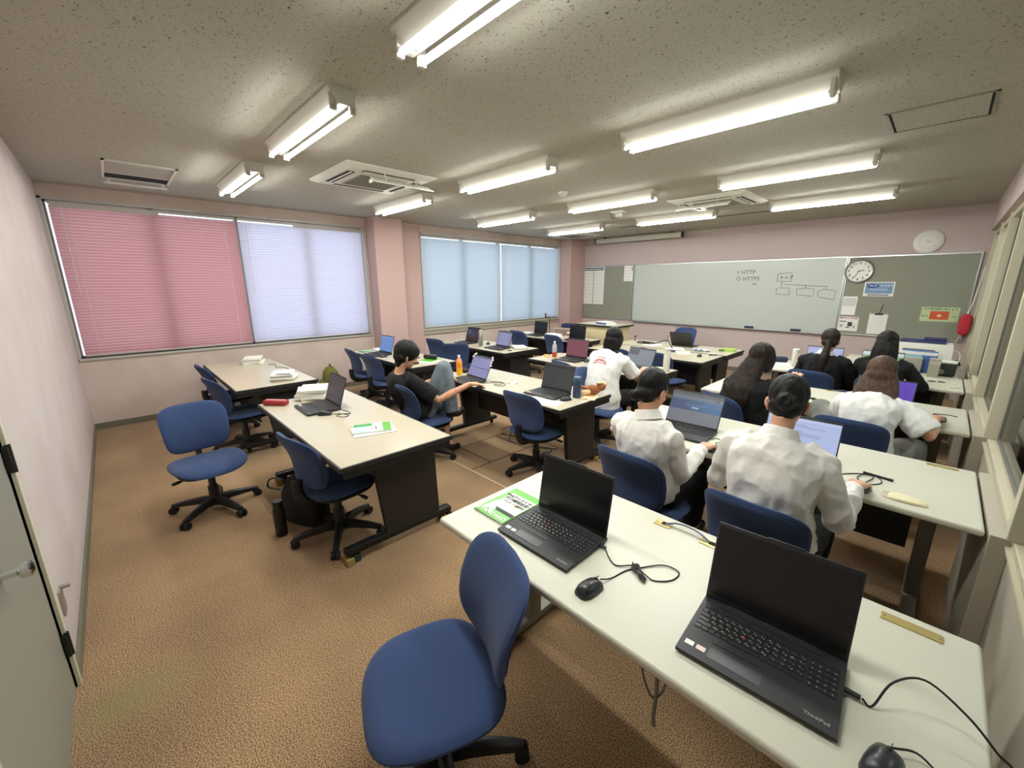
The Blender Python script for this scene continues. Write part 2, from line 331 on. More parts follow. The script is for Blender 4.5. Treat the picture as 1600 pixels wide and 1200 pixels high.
# ---- venetian blinds
S_PINK = mk_slat('slat_pink', (212, 160, 160), .48); S_LAV = mk_slat('slat_white', (226, 219, 232), .52); S_GREY = mk_slat('slat_pale_blue', (208, 214, 220), .48)
def blind(y0, y1, z0, z1, ms, label, tilt, pitch=.034, cover=None):
    o = thing('venetian_blind', label, 'blind', (-.035, y0, z0), 0, 'venetian blinds'); L = y1-y0; Z = z1-z0
    MB().box((0, L/2, Z-.015), (.03, L, .03), bev=.002).build('headrail', mat('rail', (190, 182, 172), .5), o, smooth=0)
    MB().box((0, L/2, .008), (.022, L-.01, .014), bev=.003).build('bottom_rail', mat('rail', (190, 182, 172), .5), o, smooth=0)
    s = MB(); n = int((Z-.05)/pitch); w = .0245; c, q = math.cos(R(tilt)), math.sin(R(tilt))
    for k in range(n):
        z = .03+k*pitch; s.grid(lambda a, b: ((a*2-1)*w*c+.0045*(1-(a*2-1)**2)*q, .004+b*(L-.008), z+(a*2-1)*w*q-.0045*(1-(a*2-1)**2)*c), 3, 1)
    s.build('slat', ms, o, smooth=60)
    for y in ((.14, L-.14) if L < 2.2 else (.14, L/2, L-.14)):
        cd = MB(); cd.tube([(.022, y, .01), (.022, y, Z-.02)], .002, 5); cd.build('ladder_cord', mat('cord_white', (226, 222, 214), .8), o)
    if cover: MB().box((.002, (cover[0]+cover[1])/2-y0, Z-.036), (.03, cover[1]-cover[0], .05), bev=.003).build('light_gap_cover', mat('rail', (190, 182, 172)), o, smooth=0)  # strip added to block part of the daylight gap under the headrail
    w = MB(); w.tube([(.03, .09, Z-.04), (.032, .09, Z*.42)], .0035, 6); w.tube([(.02, .09, Z-.03), (.03, .09, Z-.04)], .003, 6); w.build('tilt_wand', M_WPLA, o)
    return o
blind(.064, 1.775, .875, 2.57, S_PINK, 'pink venetian blind nearest the pale back wall', 62, cover=(.075, .98))
blind(1.795, 3.53, .875, 2.57, S_LAV, 'white lavender-tinted blind between the pink blind and the pillar', 60, cover=(2.5, 3.53))
blind(4.66, 6.635, .875, 2.57, S_GREY, 'pale bluish blind just past the pink pillar, the left half of the far window', 60)
blind(6.655, 8.58, .875, 2.57, S_GREY, 'pale bluish blind next to the whiteboard corner, the right half of the far window', 60)
# things outside the window: low roofs and foliage catch the sun below the far window
# ================================================================== ceiling fixtures
def make_light():
    o = thing('ceiling_light', '', 'ceiling light', (0, 0, H), 0, 'twin tube ceiling lights')
    h = MB(); pr = [(-.085, 0), (-.085, -.014), (-.026, -.082), (.026, -.082), (.085, -.014), (.085, 0)]
    n = len(pr); secs = [[(x, y, z) for y, z in pr] for x in (-.625, .625)]; h.loft(secs)
    h.build('housing', M_HOUS, o, smooth=0)
    for y in (-.054, .054):
        t = MB().tube([(-.592, y, -.098), (.592, y, -.098)], .0145, 16).build('tube', [M_TUBE2, M_TUBE], o)
        for q in t.data.polygons: q.material_index = 1 if q.normal.z < -.33 else 0
        for x in (-1, 1):
            s = MB(); s.b2((x*.592, y-.019, -.118), (x*.617, y+.019, -.03), bev=.006); s.tube([(x*.588, y, -.098), (x*.62, y, -.098)], .0155, 12, m=1)
            s.build('socket', [M_HOUS, M_ALU], o)
    MB().lathe([(.006, 0), (.006, .004), (.003, .006)], 8, M=T(-.56, 0, -.088)).build('screw', M_ALU, o)
    return o
LX, LY = (1.764, 3.689, 5.627), (1.491, 3.282, 5.095, 6.899)
CN = ('nearest the windows', 'of the middle column', 'nearest the glazed partition'); RN = ('first from the back wall', 'second from the back wall', 'third from the back wall', 'nearest the whiteboard wall')
L0 = make_light(); index_kids(L0); first = True
for i, x in enumerate(LX):
    for j, y in enumerate(LY):
        lb = 'lit twin tube ceiling light %s, %s' % (CN[i], RN[j])
        if first: L0.location = (x, y, H); L0['label'] = lb; first = False
        else: dup(L0, (x, y, H), 0, lb)
for y in (3.4, 7.0): dup(L0, (8.5, y, H), 90, 'added ceiling light to brighten the room beyond the glass, ' + ('near end' if y < 5 else 'far end'), 'added lamps beyond the glass')  # lamps added to light the enclosed next room
# ceiling cassette air conditioners
def cassette(x, y, s, label, defl):
    o = thing('air_conditioner', label, 'air conditioner', (x, y, H), 0, 'ceiling cassette air conditioners'); h = s/2
    p = MB(); p.loft([[(-h, -h, 0), (h, -h, 0), (h, h, 0), (-h, h, 0)], [(-h, -h, -.012), (h, -h, -.012), (h, h, -.012), (-h, h, -.012)], [(-h+.06, -h+.06, -.038), (h-.06, -h+.06, -.038), (h-.06, h-.06, -.038), (-h+.06, h-.06, -.038)]])
    p.build('panel', M_WPLA, o, smooth=0)
    g = MB(); a = .24; g.b2((-a, -a, -.046), (a, a, -.036), bev=.004); g.b2((-a-.045, -a-.045, -.042), (a+.045, a+.045, -.034), m=1, bev=.004)
    for k in range(15): v = -a+.03+k*.03; g.b2((v, -a+.02, -.048), (v+.012, a-.02, -.045), m=2)
    g.build('intake_grille', [mat('grille_grey', (150, 146, 132), .6), M_WPLA, mat('grille_dark', (120, 116, 104), .7)], o, smooth=0)
    for k in range(4):
        s_ = MB(); X = RZ(90*k); s_.b2((-.27, h-.155, -.0405), (.27, h-.085, -.036), M=X); s_.b2((-.265, h-.128, -.046), (.265, h-.112, -.039), m=1, M=X @ T(0, 0, 0)); s_.build('outlet_slot', [M_DARK, M_WPLA], o, smooth=0)
    if defl:                                      # white draught deflector board hung on two hooks
        (dx, dy), rz = defl; X = T(dx, dy, 0) @ RZ(rz)
        d = MB(); d.box((0, 0, -.13), (.62, .11, .008), M=X @ T(0, 0, -.13) @ RX(28) @ T(0, 0, .13), bev=.002); d.box((-.31, .03, -.14), (.012, .06, .03), M=X, bev=.003); d.build('deflector_board', M_WMET, o)
        for q in (-.16, .16):
            k = MB(); k.tube(curvy([(q, .02, -.04), (q, .05, -.07), (q, .02, -.11), (q, 0, -.135)], 4), .0045, 6, M=X); k.build('hook', M_WMET, o)
    return o
cassette(2.55, 2.52, .93, 'white ceiling cassette air conditioner beside the middle light of the window side', ((.5, .05), 90))
cassette(4.55, 6.28, .93, 'white ceiling cassette air conditioner in front of the whiteboard', ((.02, -.52), 0))
cassette(.95, 7.9, .85, 'ceiling cassette air conditioner in the far corner by the far window', None)
# access hatch, vent with deflector, rail slot, smoke detector, bracket, screen case
o = thing('ceiling_hatch', 'flush ceiling access hatch framed in metal above the right side desks', 'hatch', (6.59, 4.39, H), 0)
f = MB()
for a, b in (((-.245, -.245, -.006), (-.228, .245, 0)), ((.228, -.245, -.006), (.245, .245, 0)), ((-.245, -.245, -.006), (.245, -.232, 0)), ((-.245, .232, -.006), (.245, .245, 0))): f.b2(a, b)
f.build('frame', mat('hatch_metal', (150, 142, 122), .4, .6), o, smooth=0)
f = MB(); f.b2((-.215, -.222, -.003), (.215, .222, 0)); f.build('cover', M_CEIL, o, smooth=0)
f = MB(); f.b2((-.228, -.232, -.001), (-.215, .232, 0)); f.b2((.215, -.232, -.001), (.228, .232, 0)); f.build('gap', M_DARK, o, smooth=0)
o = thing('ceiling_vent', 'ceiling vent with a dark slot and white deflector by the pink blind', 'vent', (1.2, .78, H), 0)
f = MB()
for a, b in (((-.42, -.26, -.014), (-.40, .26, 0)), ((.40, -.26, -.014), (.42, .26, 0)), ((-.42, -.26, -.014), (.42, -.24, 0)), ((-.42, .24, -.014), (.42, .26, 0)), ((-.16, -.24, -.006), (-.14, .24, 0))): f.b2(a, b)
f.build('frame', M_WPLA, o, smooth=0)
MB().b2((-.40, -.24, -.004), (-.2, .24, -.001)).build('slot', M_DARK, o, smooth=0); MB().b2((-.14, -.24, -.005), (.4, .24, -.001)).build('cover', M_CEIL, o, smooth=0)
f = MB(); f.b2((-.47, -.25, -.052), (-.40, .25, -.046), M=RY(0)); f.b2((-.41, -.22, -.048), (-.40, -.20, -.01)); f.b2((-.41, .20, -.048), (-.40, .22, -.01)); f.build('deflector', M_WMET, o, smooth=0)
tag(MB().b2((2.25, 7.62, H-.004), (5.05, 7.66, H)).build('ceiling_slot', M_DARK, smooth=0), 'long dark ceiling slot between the lights before the whiteboard', 'rail')
o = thing('smoke_detector', 'round white smoke detector on the ceiling between the middle lights', 'smoke detector', (3.49, 4.42, H))
MB().lathe([(.055, 0), (.055, -.02), (.04, -.03), (.04, -.045)], 20).build('base', M_WPLA, o); MB().lathe([(.03, -.045), (.03, -.06), (.018, -.066), (0, -.066)], 16).build('sensor_head', M_WPLA, o)
o = thing('projector_mount', 'empty projector mount with loose wire on the ceiling', 'mount', (3.23, 6.03, H))
MB().box((0, 0, -.01), (.2, .12, .02), bev=.004).build('plate', M_WMET, o); MB().box((.01, 0, -.05), (.09, .06, .06), bev=.008).build('bracket', M_WPLA, o)
MB().tube(curvy([(-.1, 0, -.01), (-.14, .02, -.05), (-.1, .03, -.09), (-.06, .02, -.08)], 5), .005, 6).build('wire', M_BLK, o)
o = thing('projection_screen', 'closed roll-up projection screen case on the ceiling above the whiteboard', 'projection screen', (1.9, 8.9, 2.66))
MB().box((0, 0, 0), (2.05, .1, .095), bev=.012).build('case', M_EDGE, o)
for x in (-1, 1): MB().box((x*1.03, 0, 0), (.02, .11, .105), bev=.004).build('end_cap', M_BLK, o)
for x in (-.8, .8): MB().box((x, 0, .066), (.03, .05, .035)).build('bracket', M_BLK, o)
o = thing('ceiling_speaker', 'round white loudspeaker on the pink wall above the grey board', 'speaker', (6.51, D, 2.285))
MB().lathe([(.165, 0), (.165, .02), (.15, .032), (.1, .036), (0, .036)], 40, M=RX(90)).build('cover', M_WPLA, o)
g = MB()
for k in range(28):
    if k % 7: a = k*2*math.pi/28; g.box((.095*math.cos(a), -.036, .095*math.sin(a)), (.016, .002, .004), M=None)
g.build('groove', mat('groove_grey', (150, 146, 130), .8), o); MB().box((0, -.037, 0), (.045, .002, .006)).build('badge', M_INK, o)

# ================================================================== front wall boards
def board(name, x0, x1, z0, z1, ms, label, cat, th=.02):
    o = thing(name, label, cat, ((x0+x1)/2, D, z0)); w = x1-x0; h = z1-z0
    MB().b2((-w/2, -th, 0), (w/2, 0, h)).build('panel', ms, o, smooth=0)
    f = MB()
    for a, b in (((-w/2-.012, -th-.008, -.012), (w/2+.012, 0, .008)), ((-w/2-.012, -th-.008, h-.008), (w/2+.012, 0, h+.012)), ((-w/2-.012, -th-.008, 0), (-w/2+.006, 0, h)), ((w/2-.006, -th-.008, 0), (w/2+.012, 0, h))): f.b2(a, b, bev=.002)
    f.build('frame', M_ALU, o, smooth=0); return o
board('notice_board', .36, 1.73, .87, 2.11, M_CORK, 'grey felt notice board left of the whiteboard', 'notice board')
WB = board('whiteboard', 1.775, 5.60, .87, 2.11, M_WBOARD, 'wide whiteboard with a box diagram drawn on it', 'whiteboard')
MB().b2((-1.9, -.075, -.03), (1.9, -.02, -.012), bev=.003).build('marker_tray', M_ALU, WB, smooth=0)
NB2 = board('notice_board', 5.63, 7.075, .87, 2.105, M_CORK, 'grey felt notice board right of the whiteboard behind the clock', 'notice board')
def onwall(px, py): return (px, py)
# marker drawings: placed by wall coordinates (x, z)
LW = [('\u00d7 HTTP', .085), ('\u25cb HTTPS', .085), ('SSL', .055)]
def wpt(u, v): return u-3.6875, v-.87
ink = MB(); fy = -.0215
def stroke(pts, r=.0035):
    ink.tube([(x-3.6875, fy, z-.87) for x, z in pts], r, 5)
def pic(*uv):
    out = []
    for u, v in uv:
        d = FW+R2*((u-800)/638.953)-U2*((v-600)/638.953); t = (D-.021-.373)/d.y; out.append((6.81+t*d.x, 1.688+t*d.z))
    return out
stroke(pic((1216, 428), (1238, 426), (1236.5, 440), (1213.5, 439.5), (1216, 428)))
stroke(pic((1222, 440), (1221, 448))); stroke(pic((1225, 444), (1262, 446.5), (1292, 447.5), (1292, 452))); stroke(pic((1259, 445), (1258.5, 450)))
stroke(pic((1214, 450), (1212, 459.5), (1233, 460.5))); stroke(pic((1217, 450), (1233.5, 450), (1233, 460.5)))
stroke(pic((1245.5, 450), (1244, 460.5), (1270, 463), (1272.5, 452), (1258, 450), (1247, 451)))
stroke(pic((1277, 464), (1279, 455), (1287, 452), (1306, 454.5), (1303, 468.5), (1279, 464)))
ink.build('diagram', M_INK, WB)
XT, ZT = pic((1218, 434))[0]
lettering([('\u30c8\u30c3\u30d7', .07, T(XT-3.6875, fy, ZT-.87) @ WALLM, 0, 'LEFT')], M_INK, WB)
LI = []
for s, sz, uv in (('\u00d7 HTTP', .10, (1151, 426)), ('\u25cb HTTPS', .10, (1150, 436)), ('SSL', .06, (1175, 444))):
    x, z = pic(uv)[0]; LI.append((s, sz, T(x-3.6875, fy, z-.87) @ WALLM @ RZ(0), 0, 'LEFT'))
lettering(LI, mat('faded_ink', (120, 128, 128), .7), WB)
def eraser(x, label):
    o = thing('whiteboard_eraser', label, 'eraser', (x, D-.05, .858), 0, 'erasers on the marker tray')
    MB().box((0, 0, .034), (.15, .05, .022), bev=.006).build('grip', M_NAVY, o); MB().box((0, 0, .0115), (.15, .05, .022), bev=.002).build('felt', M_INK, o)
eraser(4.29, 'navy whiteboard eraser on the tray, left of the two'); eraser(5.05, 'navy whiteboard eraser on the tray near the ponytail girl')
# clock
CX, CZ = 5.78, 1.885
o = thing('wall_clock', 'round wall clock with silver rim beside the whiteboard', 'clock', (CX, D-.02, CZ))
MB().lathe([(.175, 0), (.185, .012), (.185, .03), (.172, .042), (.158, .036), (.158, .02), (0, .02)], 48, M=RX(90)).build('rim', M_ALU, o)
MB().lathe([(.158, .021), (.158, .022), (0, .022)], 40, M=RX(90)).build('dial', M_PAPER, o, smooth=0)
nums = [(str(k), .052, T(.126*math.sin(k*math.pi/6), -.0225, .126*math.cos(k*math.pi/6)) @ WALLM, 0, 'CENTER') for k in range(1, 13)]
for q in nums: lettering([q], M_INK, o, 'numeral')
def hand(a, l, w): 
    X = T(0, -.026, 0) @ RY(a); return MB().b2((-w, -.001, -.02), (w, .001, l), M=X).build('clock_hand', M_INK, o, smooth=0)
hand(77, .07, .005); hand(206, .115, .004)
# papers and posters on the boards
def poster(name, c, w, h, label, cat, ms=M_PAPER, tilt=0, board_y=.0215):
    o = thing(name, label, cat, (c[0], D-board_y, c[1])); o.rotation_euler.y = R(tilt)
    MB().b2((-w/2, -.0015, -h/2), (w/2, 0, h/2)).build('sheet', ms, o, smooth=0); return o
def lines(o, rects, name='print'):                # rects: x0 z0 x1 z1 colour, flat print on the sheet
    ms = []; mb = MB()
    for x0, z0, x1, z1, c in rects:
        m = flat(c)
        if m not in ms: ms.append(m)
        mb.b2((x0, -.0022, z0), (x1, -.0014, z1), m=ms.index(m))
    return mb.build(name, ms, o, smooth=0)
GR = (176, 178, 178); BK = (52, 54, 60)
o = poster('timetable', (.645, 1.655), .62, .9, 'two long white timetable sheets on the left notice board', 'timetable')
rc = [(-.29, .40, .29, .43, (64, 78, 130)), (-.29, .36, .29, .385, (80, 84, 96)), (-.008, -.45, .008, .36, (110, 110, 104))]
for k in range(9):
    for s in (-1, 1): rc.append((s*.155-.13, .30-k*.085, s*.155+.13, .304-k*.085, GR))
for k in range(7):
    for s in (-1, 1): x = s*.155-.12+k*.04; rc.append((x, -.42, x+.004, .33, GR))
lines(o, rc)
o = poster('calendar_sheet', (1.615, 1.93), .24, .35, 'small white calendar sheet at the notice board corner next to the whiteboard', 'calendar')
lines(o, [(-.09, .12-k*.065, .05, .126-k*.065, (160, 160, 158)) for k in range(5)]+[(.075, .06, .098, .10, BK), (.075, .11, .098, .15, BK)])
o = poster('wifi_poster', (6.065, 1.605), .365, .22, 'blue and white wireless network notice under the clock', 'poster')
lines(o, [(-.165, -.07, .165, .095, (122, 150, 186)), (-.13, -.098, .13, -.083, (60, 62, 66))])
b = MB(); b.ball((-.085, -.0015, .05), (.066, .002, .034), n=24); b.ball((-.05, -.0015, .048), (.05, .002, .027), n=20); b.build('badge', flat((34, 60, 128)), o)
lettering([('Wi-Fi', .042, T(-.075, -.0042, .05) @ WALLM, 0, 'CENTER'), ('\u4f7f\u3048\u307e\u3059', .038, T(.09, -.0032, .05) @ WALLM, 0, 'CENTER'), ('Free Wi-Fi SPOT', .03, T(0, -.0032, -.01) @ WALLM, 0, 'CENTER')], flat((216, 226, 236)), o)
o = poster('recycling_poster', (6.80, 1.245), .40, .21, 'pale green poster with an orange box at the right of the notice board', 'poster', flat((190, 204, 156)))
lines(o, [(-.10, -.075, .10, .045, (206, 88, 48))]); b = MB(); b.ball((0, -.0015, -.02), (.026, .002, .024)); b.build('badge', flat((226, 196, 150)), o)
lettering([('\u30b4\u30df\u3092\u5206\u5225\u3057\u307e\u3057\u3087\u3046', .036, T(0, -.003, .077) @ WALLM, 0, 'CENTER'), ('\u71c3\u3048\u308b', .026, T(-.15, -.003, -.03) @ WALLM, 0, 'CENTER'), ('\u30d7\u30e9', .028, T(.15, -.003, -.03) @ WALLM, 0, 'CENTER')], flat((40, 70, 46)), o)
o = poster('notice_sheet', (5.735, 1.335), .185, .3, 'white sheet with a small grey table, pinned above the map notice', 'paper'); lines(o, [(-.075, -.0, .075, .12, (206, 206, 200)), (-.08, .122, .08, .126, GR), (-.08, -.004, .08, 0, GR), (-.08, 0, -.076, .125, GR), (.076, 0, .08, .125, GR)])
o = poster('map_notice', (5.76, 1.04), .27, .23, 'white notice with a red heading and black drawing at the board corner', 'notice')
lines(o, [(-.12, .085, .12, .102, (150, 50, 46)), (-.11, .03, -.02, .045, BK), (.0, -.04, .06, .03, (60, 60, 60)), (-.1, -.06, -.06, -.01, GR), (.07, -.07, .1, -.02, GR), (-.02, -.065, .03, -.05, BK)])
lettering([('\u30b4\u30df\u306e\u51fa\u3057\u65b9', .03, T(0, -.004, .094) @ WALLM, 0, 'CENTER')], flat((250, 236, 226)), o)
o = thing('clipboard', 'clipboard with white list hanging on a string below the blue poster', 'clipboard', (6.13, D-.0215, 1.06))
MB().box((0, -.003, 0), (.235, .005, .33), bev=.002).build('backing', M_EDGE, o); MB().box((0, -.0065, -.005), (.215, .0015, .305)).build('sheet', M_PAPER, o, smooth=0)
MB().box((0, -.009, .155), (.105, .01, .026), bev=.004).build('clip', M_BLK, o)
MB().tube(curvy([(0, -.008, .165), (.012, -.006, .22), (.03, -.004, .31)], 5), .005, 6).build('string', M_INK, o)
s = MB()
for k in range(11): s.box((0, -.0075, .11-k*.023), (.17, .001, .002))
s.build('print', flat((186, 186, 182)), o, smooth=0)
# red pouch on a strap in the corner, white cable trunk
o = thing('red_pouch', 'red pouch hanging on a white strap in the front right corner', 'pouch', (7.075, D-.13, 1.12))
p = MB(); p.pillow(.13, .30, .04, .04, 3, warp=lambda x, y, z: V((x, z, y))); p.build('bag', mat('red_cloth', (186, 40, 52), .7), o)
MB().tube(curvy([(0, 0, .13), (.03, .03, .35), (.05, .06, .6), (.055, .07, .8)], 5), .008, 6).build('strap', M_WPLA, o)
MB().tube(curvy([(-.01, 0, -.13), (-.05, .03, -.27), (-.12, .07, -.4), (-.24, .09, -.42)], 5), .008, 6).build('cord', mat('cord_pink', (206, 170, 166), .8), o)
# wall socket by the door: bracket plate on the back wall
o = thing('wall_bracket', 'small metal wall plate low on the pale wall beside the door', 'plate', (4.32, 0, .33))
MB().box((0, .004, 0), (.07, .008, .12), bev=.003).build('plate', M_ALU, o); MB().box((-.02, .02, .055), (.02, .03, .015), bev=.003).build('hook', M_ALU, o)
# ================================================================== desks
def dark_desk(x0, x1, y0, y1, label, flip=False, ext=.05):
    cx, cy_ = (x0+x1)/2, (y0+y1)/2; w, d = x1-x0, y1-y0
    o = thing('office_desk', label, 'desk', (cx, cy_, 0), 180 if flip else 0, 'dark legged desks')
    t = MB(); t.b2((-w/2+.012, -d/2+.012, .672), (w/2-.012, d/2-.012, .70), bev=.002); t.b2((-w/2, -d/2, .668), (w/2, d/2, .6985), m=1, bev=.003)
    t.build('desktop', [M_TOPB, M_DPAN], o, smooth=0)
    a = MB(); a.b2((-w/2+.05, -d/2+.06, .62), (w/2-.05, -d/2+.09, .668)); a.b2((-w/2+.05, d/2-.09, .62), (w/2-.05, d/2-.06, .668))
    for s in (-1, 1): a.b2((s*(w/2-.012)-.008, -d/2+.02, .625), (s*(w/2-.012)+.008, d/2-.02, .668), bev=.002)
    a.build('frame', M_DMET, o, smooth=0)
    for s in (-1, 1):
        X = s*(w/2-.15); p = MB()
        p.loft([[(X-.022, -.13, .62), (X+.022, -.13, .62), (X+.022, d/2-.07, .62), (X-.022, d/2-.07, .62)], [(X-.022, -.07, .105), (X+.022, -.07, .105), (X+.022, d/2-.05, .105), (X-.022, d/2-.05, .105)]])
        p.build('leg', M_DPAN, o, smooth=0)
        f = MB(); f.b2((X-.032, -d/2+.03, .06), (X+.032, d/2+ext, .105), bev=.012); f.tube([(X, -d/2+.07, .018), (X, -d/2+.07, .06)], .02, 10); f.tube([(X, d/2+ext-.07, .018), (X, d/2+ext-.07, .06)], .02, 10)
        f.build('foot', M_DMET, o)
    MB().b2((-w/2+.22, .09, .28), (w/2-.22, .11, .62)).build('modesty_panel', M_DPAN, o, smooth=0)
    return o
def grey_desk(x0, x1, y0, y1, label):
    cx, cy_ = (x0+x1)/2, (y0+y1)/2; w, d = x1-x0, y1-y0
    o = thing('fixed_desk', label, 'desk', (cx, cy_, 0), 0, 'pale rounded-edge desks')
    t = MB(); t.b2((-w/2, -d/2, .668), (w/2, d/2, .70), bev=.012, seg=4); t.build('desktop', M_TOPG, o)
    MB().b2((-w/2+.1, d/2-.26, .26), (w/2-.2, d/2-.24, .655)).build('modesty_panel', M_DPAN, o, smooth=0)
    for X in (-w/2+.17, w/2-.14):
        p = MB(); p.b2((X-.03, d/2-.36, .05), (X+.03, d/2-.27, .64), bev=.008); p.b2((X-.03, -d/2+.1, .635), (X+.03, d/2-.06, .668), bev=.004)
        p.build('leg', mat('leg_grey', (128, 126, 114), .5, .2), o)
        f = MB(); f.b2((X-.03, -d/2+.07, .012), (X+.03, d/2-.02, .055), bev=.01); f.build('foot', mat('leg_grey', (128, 126, 114)), o)
    return o
dark_desk(.42, 2.26, 1.09, 1.86, 'dark legged desk by the pink blind with stacked papers on two corners')
dark_desk(2.90, 4.66, 1.13, 1.89, 'dark legged desk in front of the lone chair, with a red case and a workbook')
dark_desk(.66, 2.45, 2.89, 3.57, 'dark legged desk beside the pink pillar with the bright blue laptop')
dark_desk(3.0, 4.82, 2.83, 3.57, 'dark legged desk where the boy in black sits')
dark_desk(.66, 2.46, 4.42, 5.17, 'dark legged desk by the far window with two open laptops and a steel bottle')
dark_desk(2.96, 4.77, 4.38, 5.08, 'dark legged desk with the pink screen laptop and a tall white bottle')
dark_desk(.75, 2.56, 6.08, 6.74, 'dark legged desk in the far window corner with two black laptops')
dark_desk(2.96, 4.79, 5.73, 6.49, 'dark legged desk in the front middle pushed back to back, the nearer one', ext=-.02)
dark_desk(2.96, 4.81, 6.52, 7.27, 'dark legged teacher desk in the front middle with a laptop facing the class', True, -.02)
grey_desk(5.44, 7.05, 1.25, 1.98, 'pale desk nearest the camera with two open black laptops')
grey_desk(5.30, 7.09, 2.80, 3.59, 'pale desk where the two girls in white shirts sit')
grey_desk(5.30, 7.09, 4.40, 5.20, 'pale desk with the purple screen laptop')
grey_desk(5.30, 7.09, 5.99, 6.75, 'pale desk nearest the whiteboard on the right, where two people in black sit')
o = grey_desk(6.0, 7.06, 6.79, 8.0, 'pale side table carrying the printer in the front right corner')
# wooden chocks under the desk feet
def chock(x, y, label, green):
    o = thing('floor_chock', label, 'block', (x, y, 0), 0, 'chocks under the desk feet')
    MB().b2((-.045, -.045, 0), (.045, .0, .045), bev=.003).build('block', mat('chock_wood', (150, 126, 66), .8), o, smooth=0)
    MB().b2((-.045, .0, 0), (.03, .045, .05), bev=.003).build('pad', mat('chock_green', (42, 62, 46), .8) if green else M_RUB, o, smooth=0)
chock(4.51, 1.20, 'tan and green chock under the near foot of the desk with the red case', True); chock(4.51, 1.90, 'tan chock under the far foot of the desk with the red case', False)
chock(3.05, 1.20, 'chock under the left foot of the desk with the red case', True); chock(4.67, 3.58, 'chock under the right foot of the desk where the boy sits', False)

# ================================================================== swivel chairs
def make_chair():
    o = thing('swivel_chair', '', 'chair', (0, 0, 0), 0, 'blue swivel chairs')
    s = MB()
    def wseat(x, y, z): r = (y/.22); return V((x*(1-.04*r), y+.02, .385+z-(.028*max(0, r-.35)**2*2.2)+.012*(x/.23)**2))
    s.pillow(.47, .45, .032, .02, 3.0, warp=wseat, n=48); s.build('seat', M_BLUE, o)
    s = MB(); s.pillow(.42, .40, .004, .03, 3.0, warp=lambda x, y, z: V((x, y+.02, .362+z)), n=32); s.build('seat_pan', M_BLK, o)
    b = MB()
    def wback(x, y, z):                           # x across, y up the back, z thickness (towards the sitter)
        h = y/.19; return V((x*(1+.06*h), -.215-.05*h-.012*h*h+.10*(x/.22)**2*.45+.018*math.cos(h*2.2)+z, .622+y))
    b.pillow(.42, .36, .022, .026, 4.2, warp=wback, n=48); b.build('backrest', M_BLUE, o)
    def wshell(x, y, z): p = wback(x, y, z); return V((p.x, p.y-.021, p.z))
    b = MB(); b.pillow(.385, .325, .004, .012, 4.0, warp=wshell, n=40); b.build('back_shell', M_BLUE, o)
    k = MB(); k.tube(curvy([(0, -.02, .335), (0, -.17, .33), (0, -.232, .38), (0, -.246, .45), (0, -.244, .50)], 5), .022, 10, flat=1.5); k.build('back_support', M_BLK, o)
    k = MB(); k.box((0, .0, .335), (.16, .2, .035), bev=.01); k.tube([(.06, .05, .33), (.2, .07, .325)], .007, 8); k.tube([(.2, .07, .325), (.235, .075, .322)], .012, 8, round_=True); k.build('tilt_mechanism', M_BLK, o)
    k = MB(); k.lathe([(.03, .09), (.03, .2), (.024, .21), (.024, .33)], 16); k.lathe([(.045, .05), (.045, .1), (.034, .125), (.034, .2)], 18); k.build('gas_column', M_BLK, o)
    for i in range(5):
        X = RZ(72*i+18); g = MB()
        g.loft([[(x*w*.9, y, z+h_*v) for x, v in ((-1, -1), (-.8, .7), (-.4, 1), (.4, 1), (.8, .7), (1, -1))] for y, w, z, h_ in ((.02, .034, .085, .03), (.1, .03, .088, .024), (.2, .026, .078, .018), (.27, .022, .066, .014), (.292, .016, .063, .012))], M=X)
        lg = g.build('leg', M_BLK, o)
        c = MB()
        for q in (-.016, .016): c.tube([(q-.009, .285, .027), (q+.009, .285, .027)], .027, 16, M=X)
        c.tube([(0, .275, .03), (0, .275, .062)], .011, 8, M=X); c.box((0, .279, .048), (.03, .04, .022), M=X, bev=.008); c.build('caster', M_RUB, lg)
    return o
CH = make_chair(); index_kids(CH); _first = True
def chair(x, y, rz, label, dz=0):
    global _first
    if _first: c = CH; c.location = (x, y, 0); c.rotation_euler.z = R(rz); c['label'] = label; _first = False; return c
    c = dup(CH, (x, y, 0), rz, label)
    if dz:
        for q in c.children:
            if q.name.split('.')[0] not in ('leg',): q.location.z = dz
    return c
chair(3.16, .71, -84, 'lone blue swivel chair standing free near the pale back wall')
chair(5.84, .96, 160, 'blue swivel chair nearest the camera, turned with its back against the pale desk')
chair(4.16, 1.27, 8, 'blue swivel chair pulled up to the desk with the red case, beside the black bag')
chair(1.02, 1.24, 3, 'blue swivel chair at the paper desk, the one nearer the windows')
chair(1.9, 1.19, 8, 'blue swivel chair at the paper desk, the one nearer the lone chair')
chair(1.05, 2.97, -6, 'blue swivel chair in front of the bright blue laptop')
chair(1.68, 2.93, 4, 'blue swivel chair at the desk by the pink pillar, next to the boy in black')
chair(3.45, 2.42, -4, 'blue swivel chair with the boy in black sitting on it')
chair(4.42, 2.99, 2, 'empty blue swivel chair in front of the dark grey laptop and the navy bottle')
chair(1.44, 4.30, 50, 'blue swivel chair turned sideways behind the orange drink bottle')
chair(.86, 4.46, 10, 'blue swivel chair mostly hidden behind the sideways chair near the steel bottle')
chair(1.35, 6.0, 0, 'blue swivel chair in front of the black laptop by the phone stand', .05)
chair(2.25, 5.98, -6, 'blue swivel chair in front of the black laptop by the lectern', .05)
chair(3.80, 4.38, -15, 'empty blue swivel chair in front of the pink screen laptop')
chair(4.42, 3.96, -84, 'blue swivel chair turned sideways under the girl with the red printed tee')
chair(5.75, 2.52, -4, 'blue swivel chair with the girl in a white shirt at the blue page laptop')
chair(6.40, 2.44, -3, 'blue swivel chair with the girl in a white shirt nearest the camera')
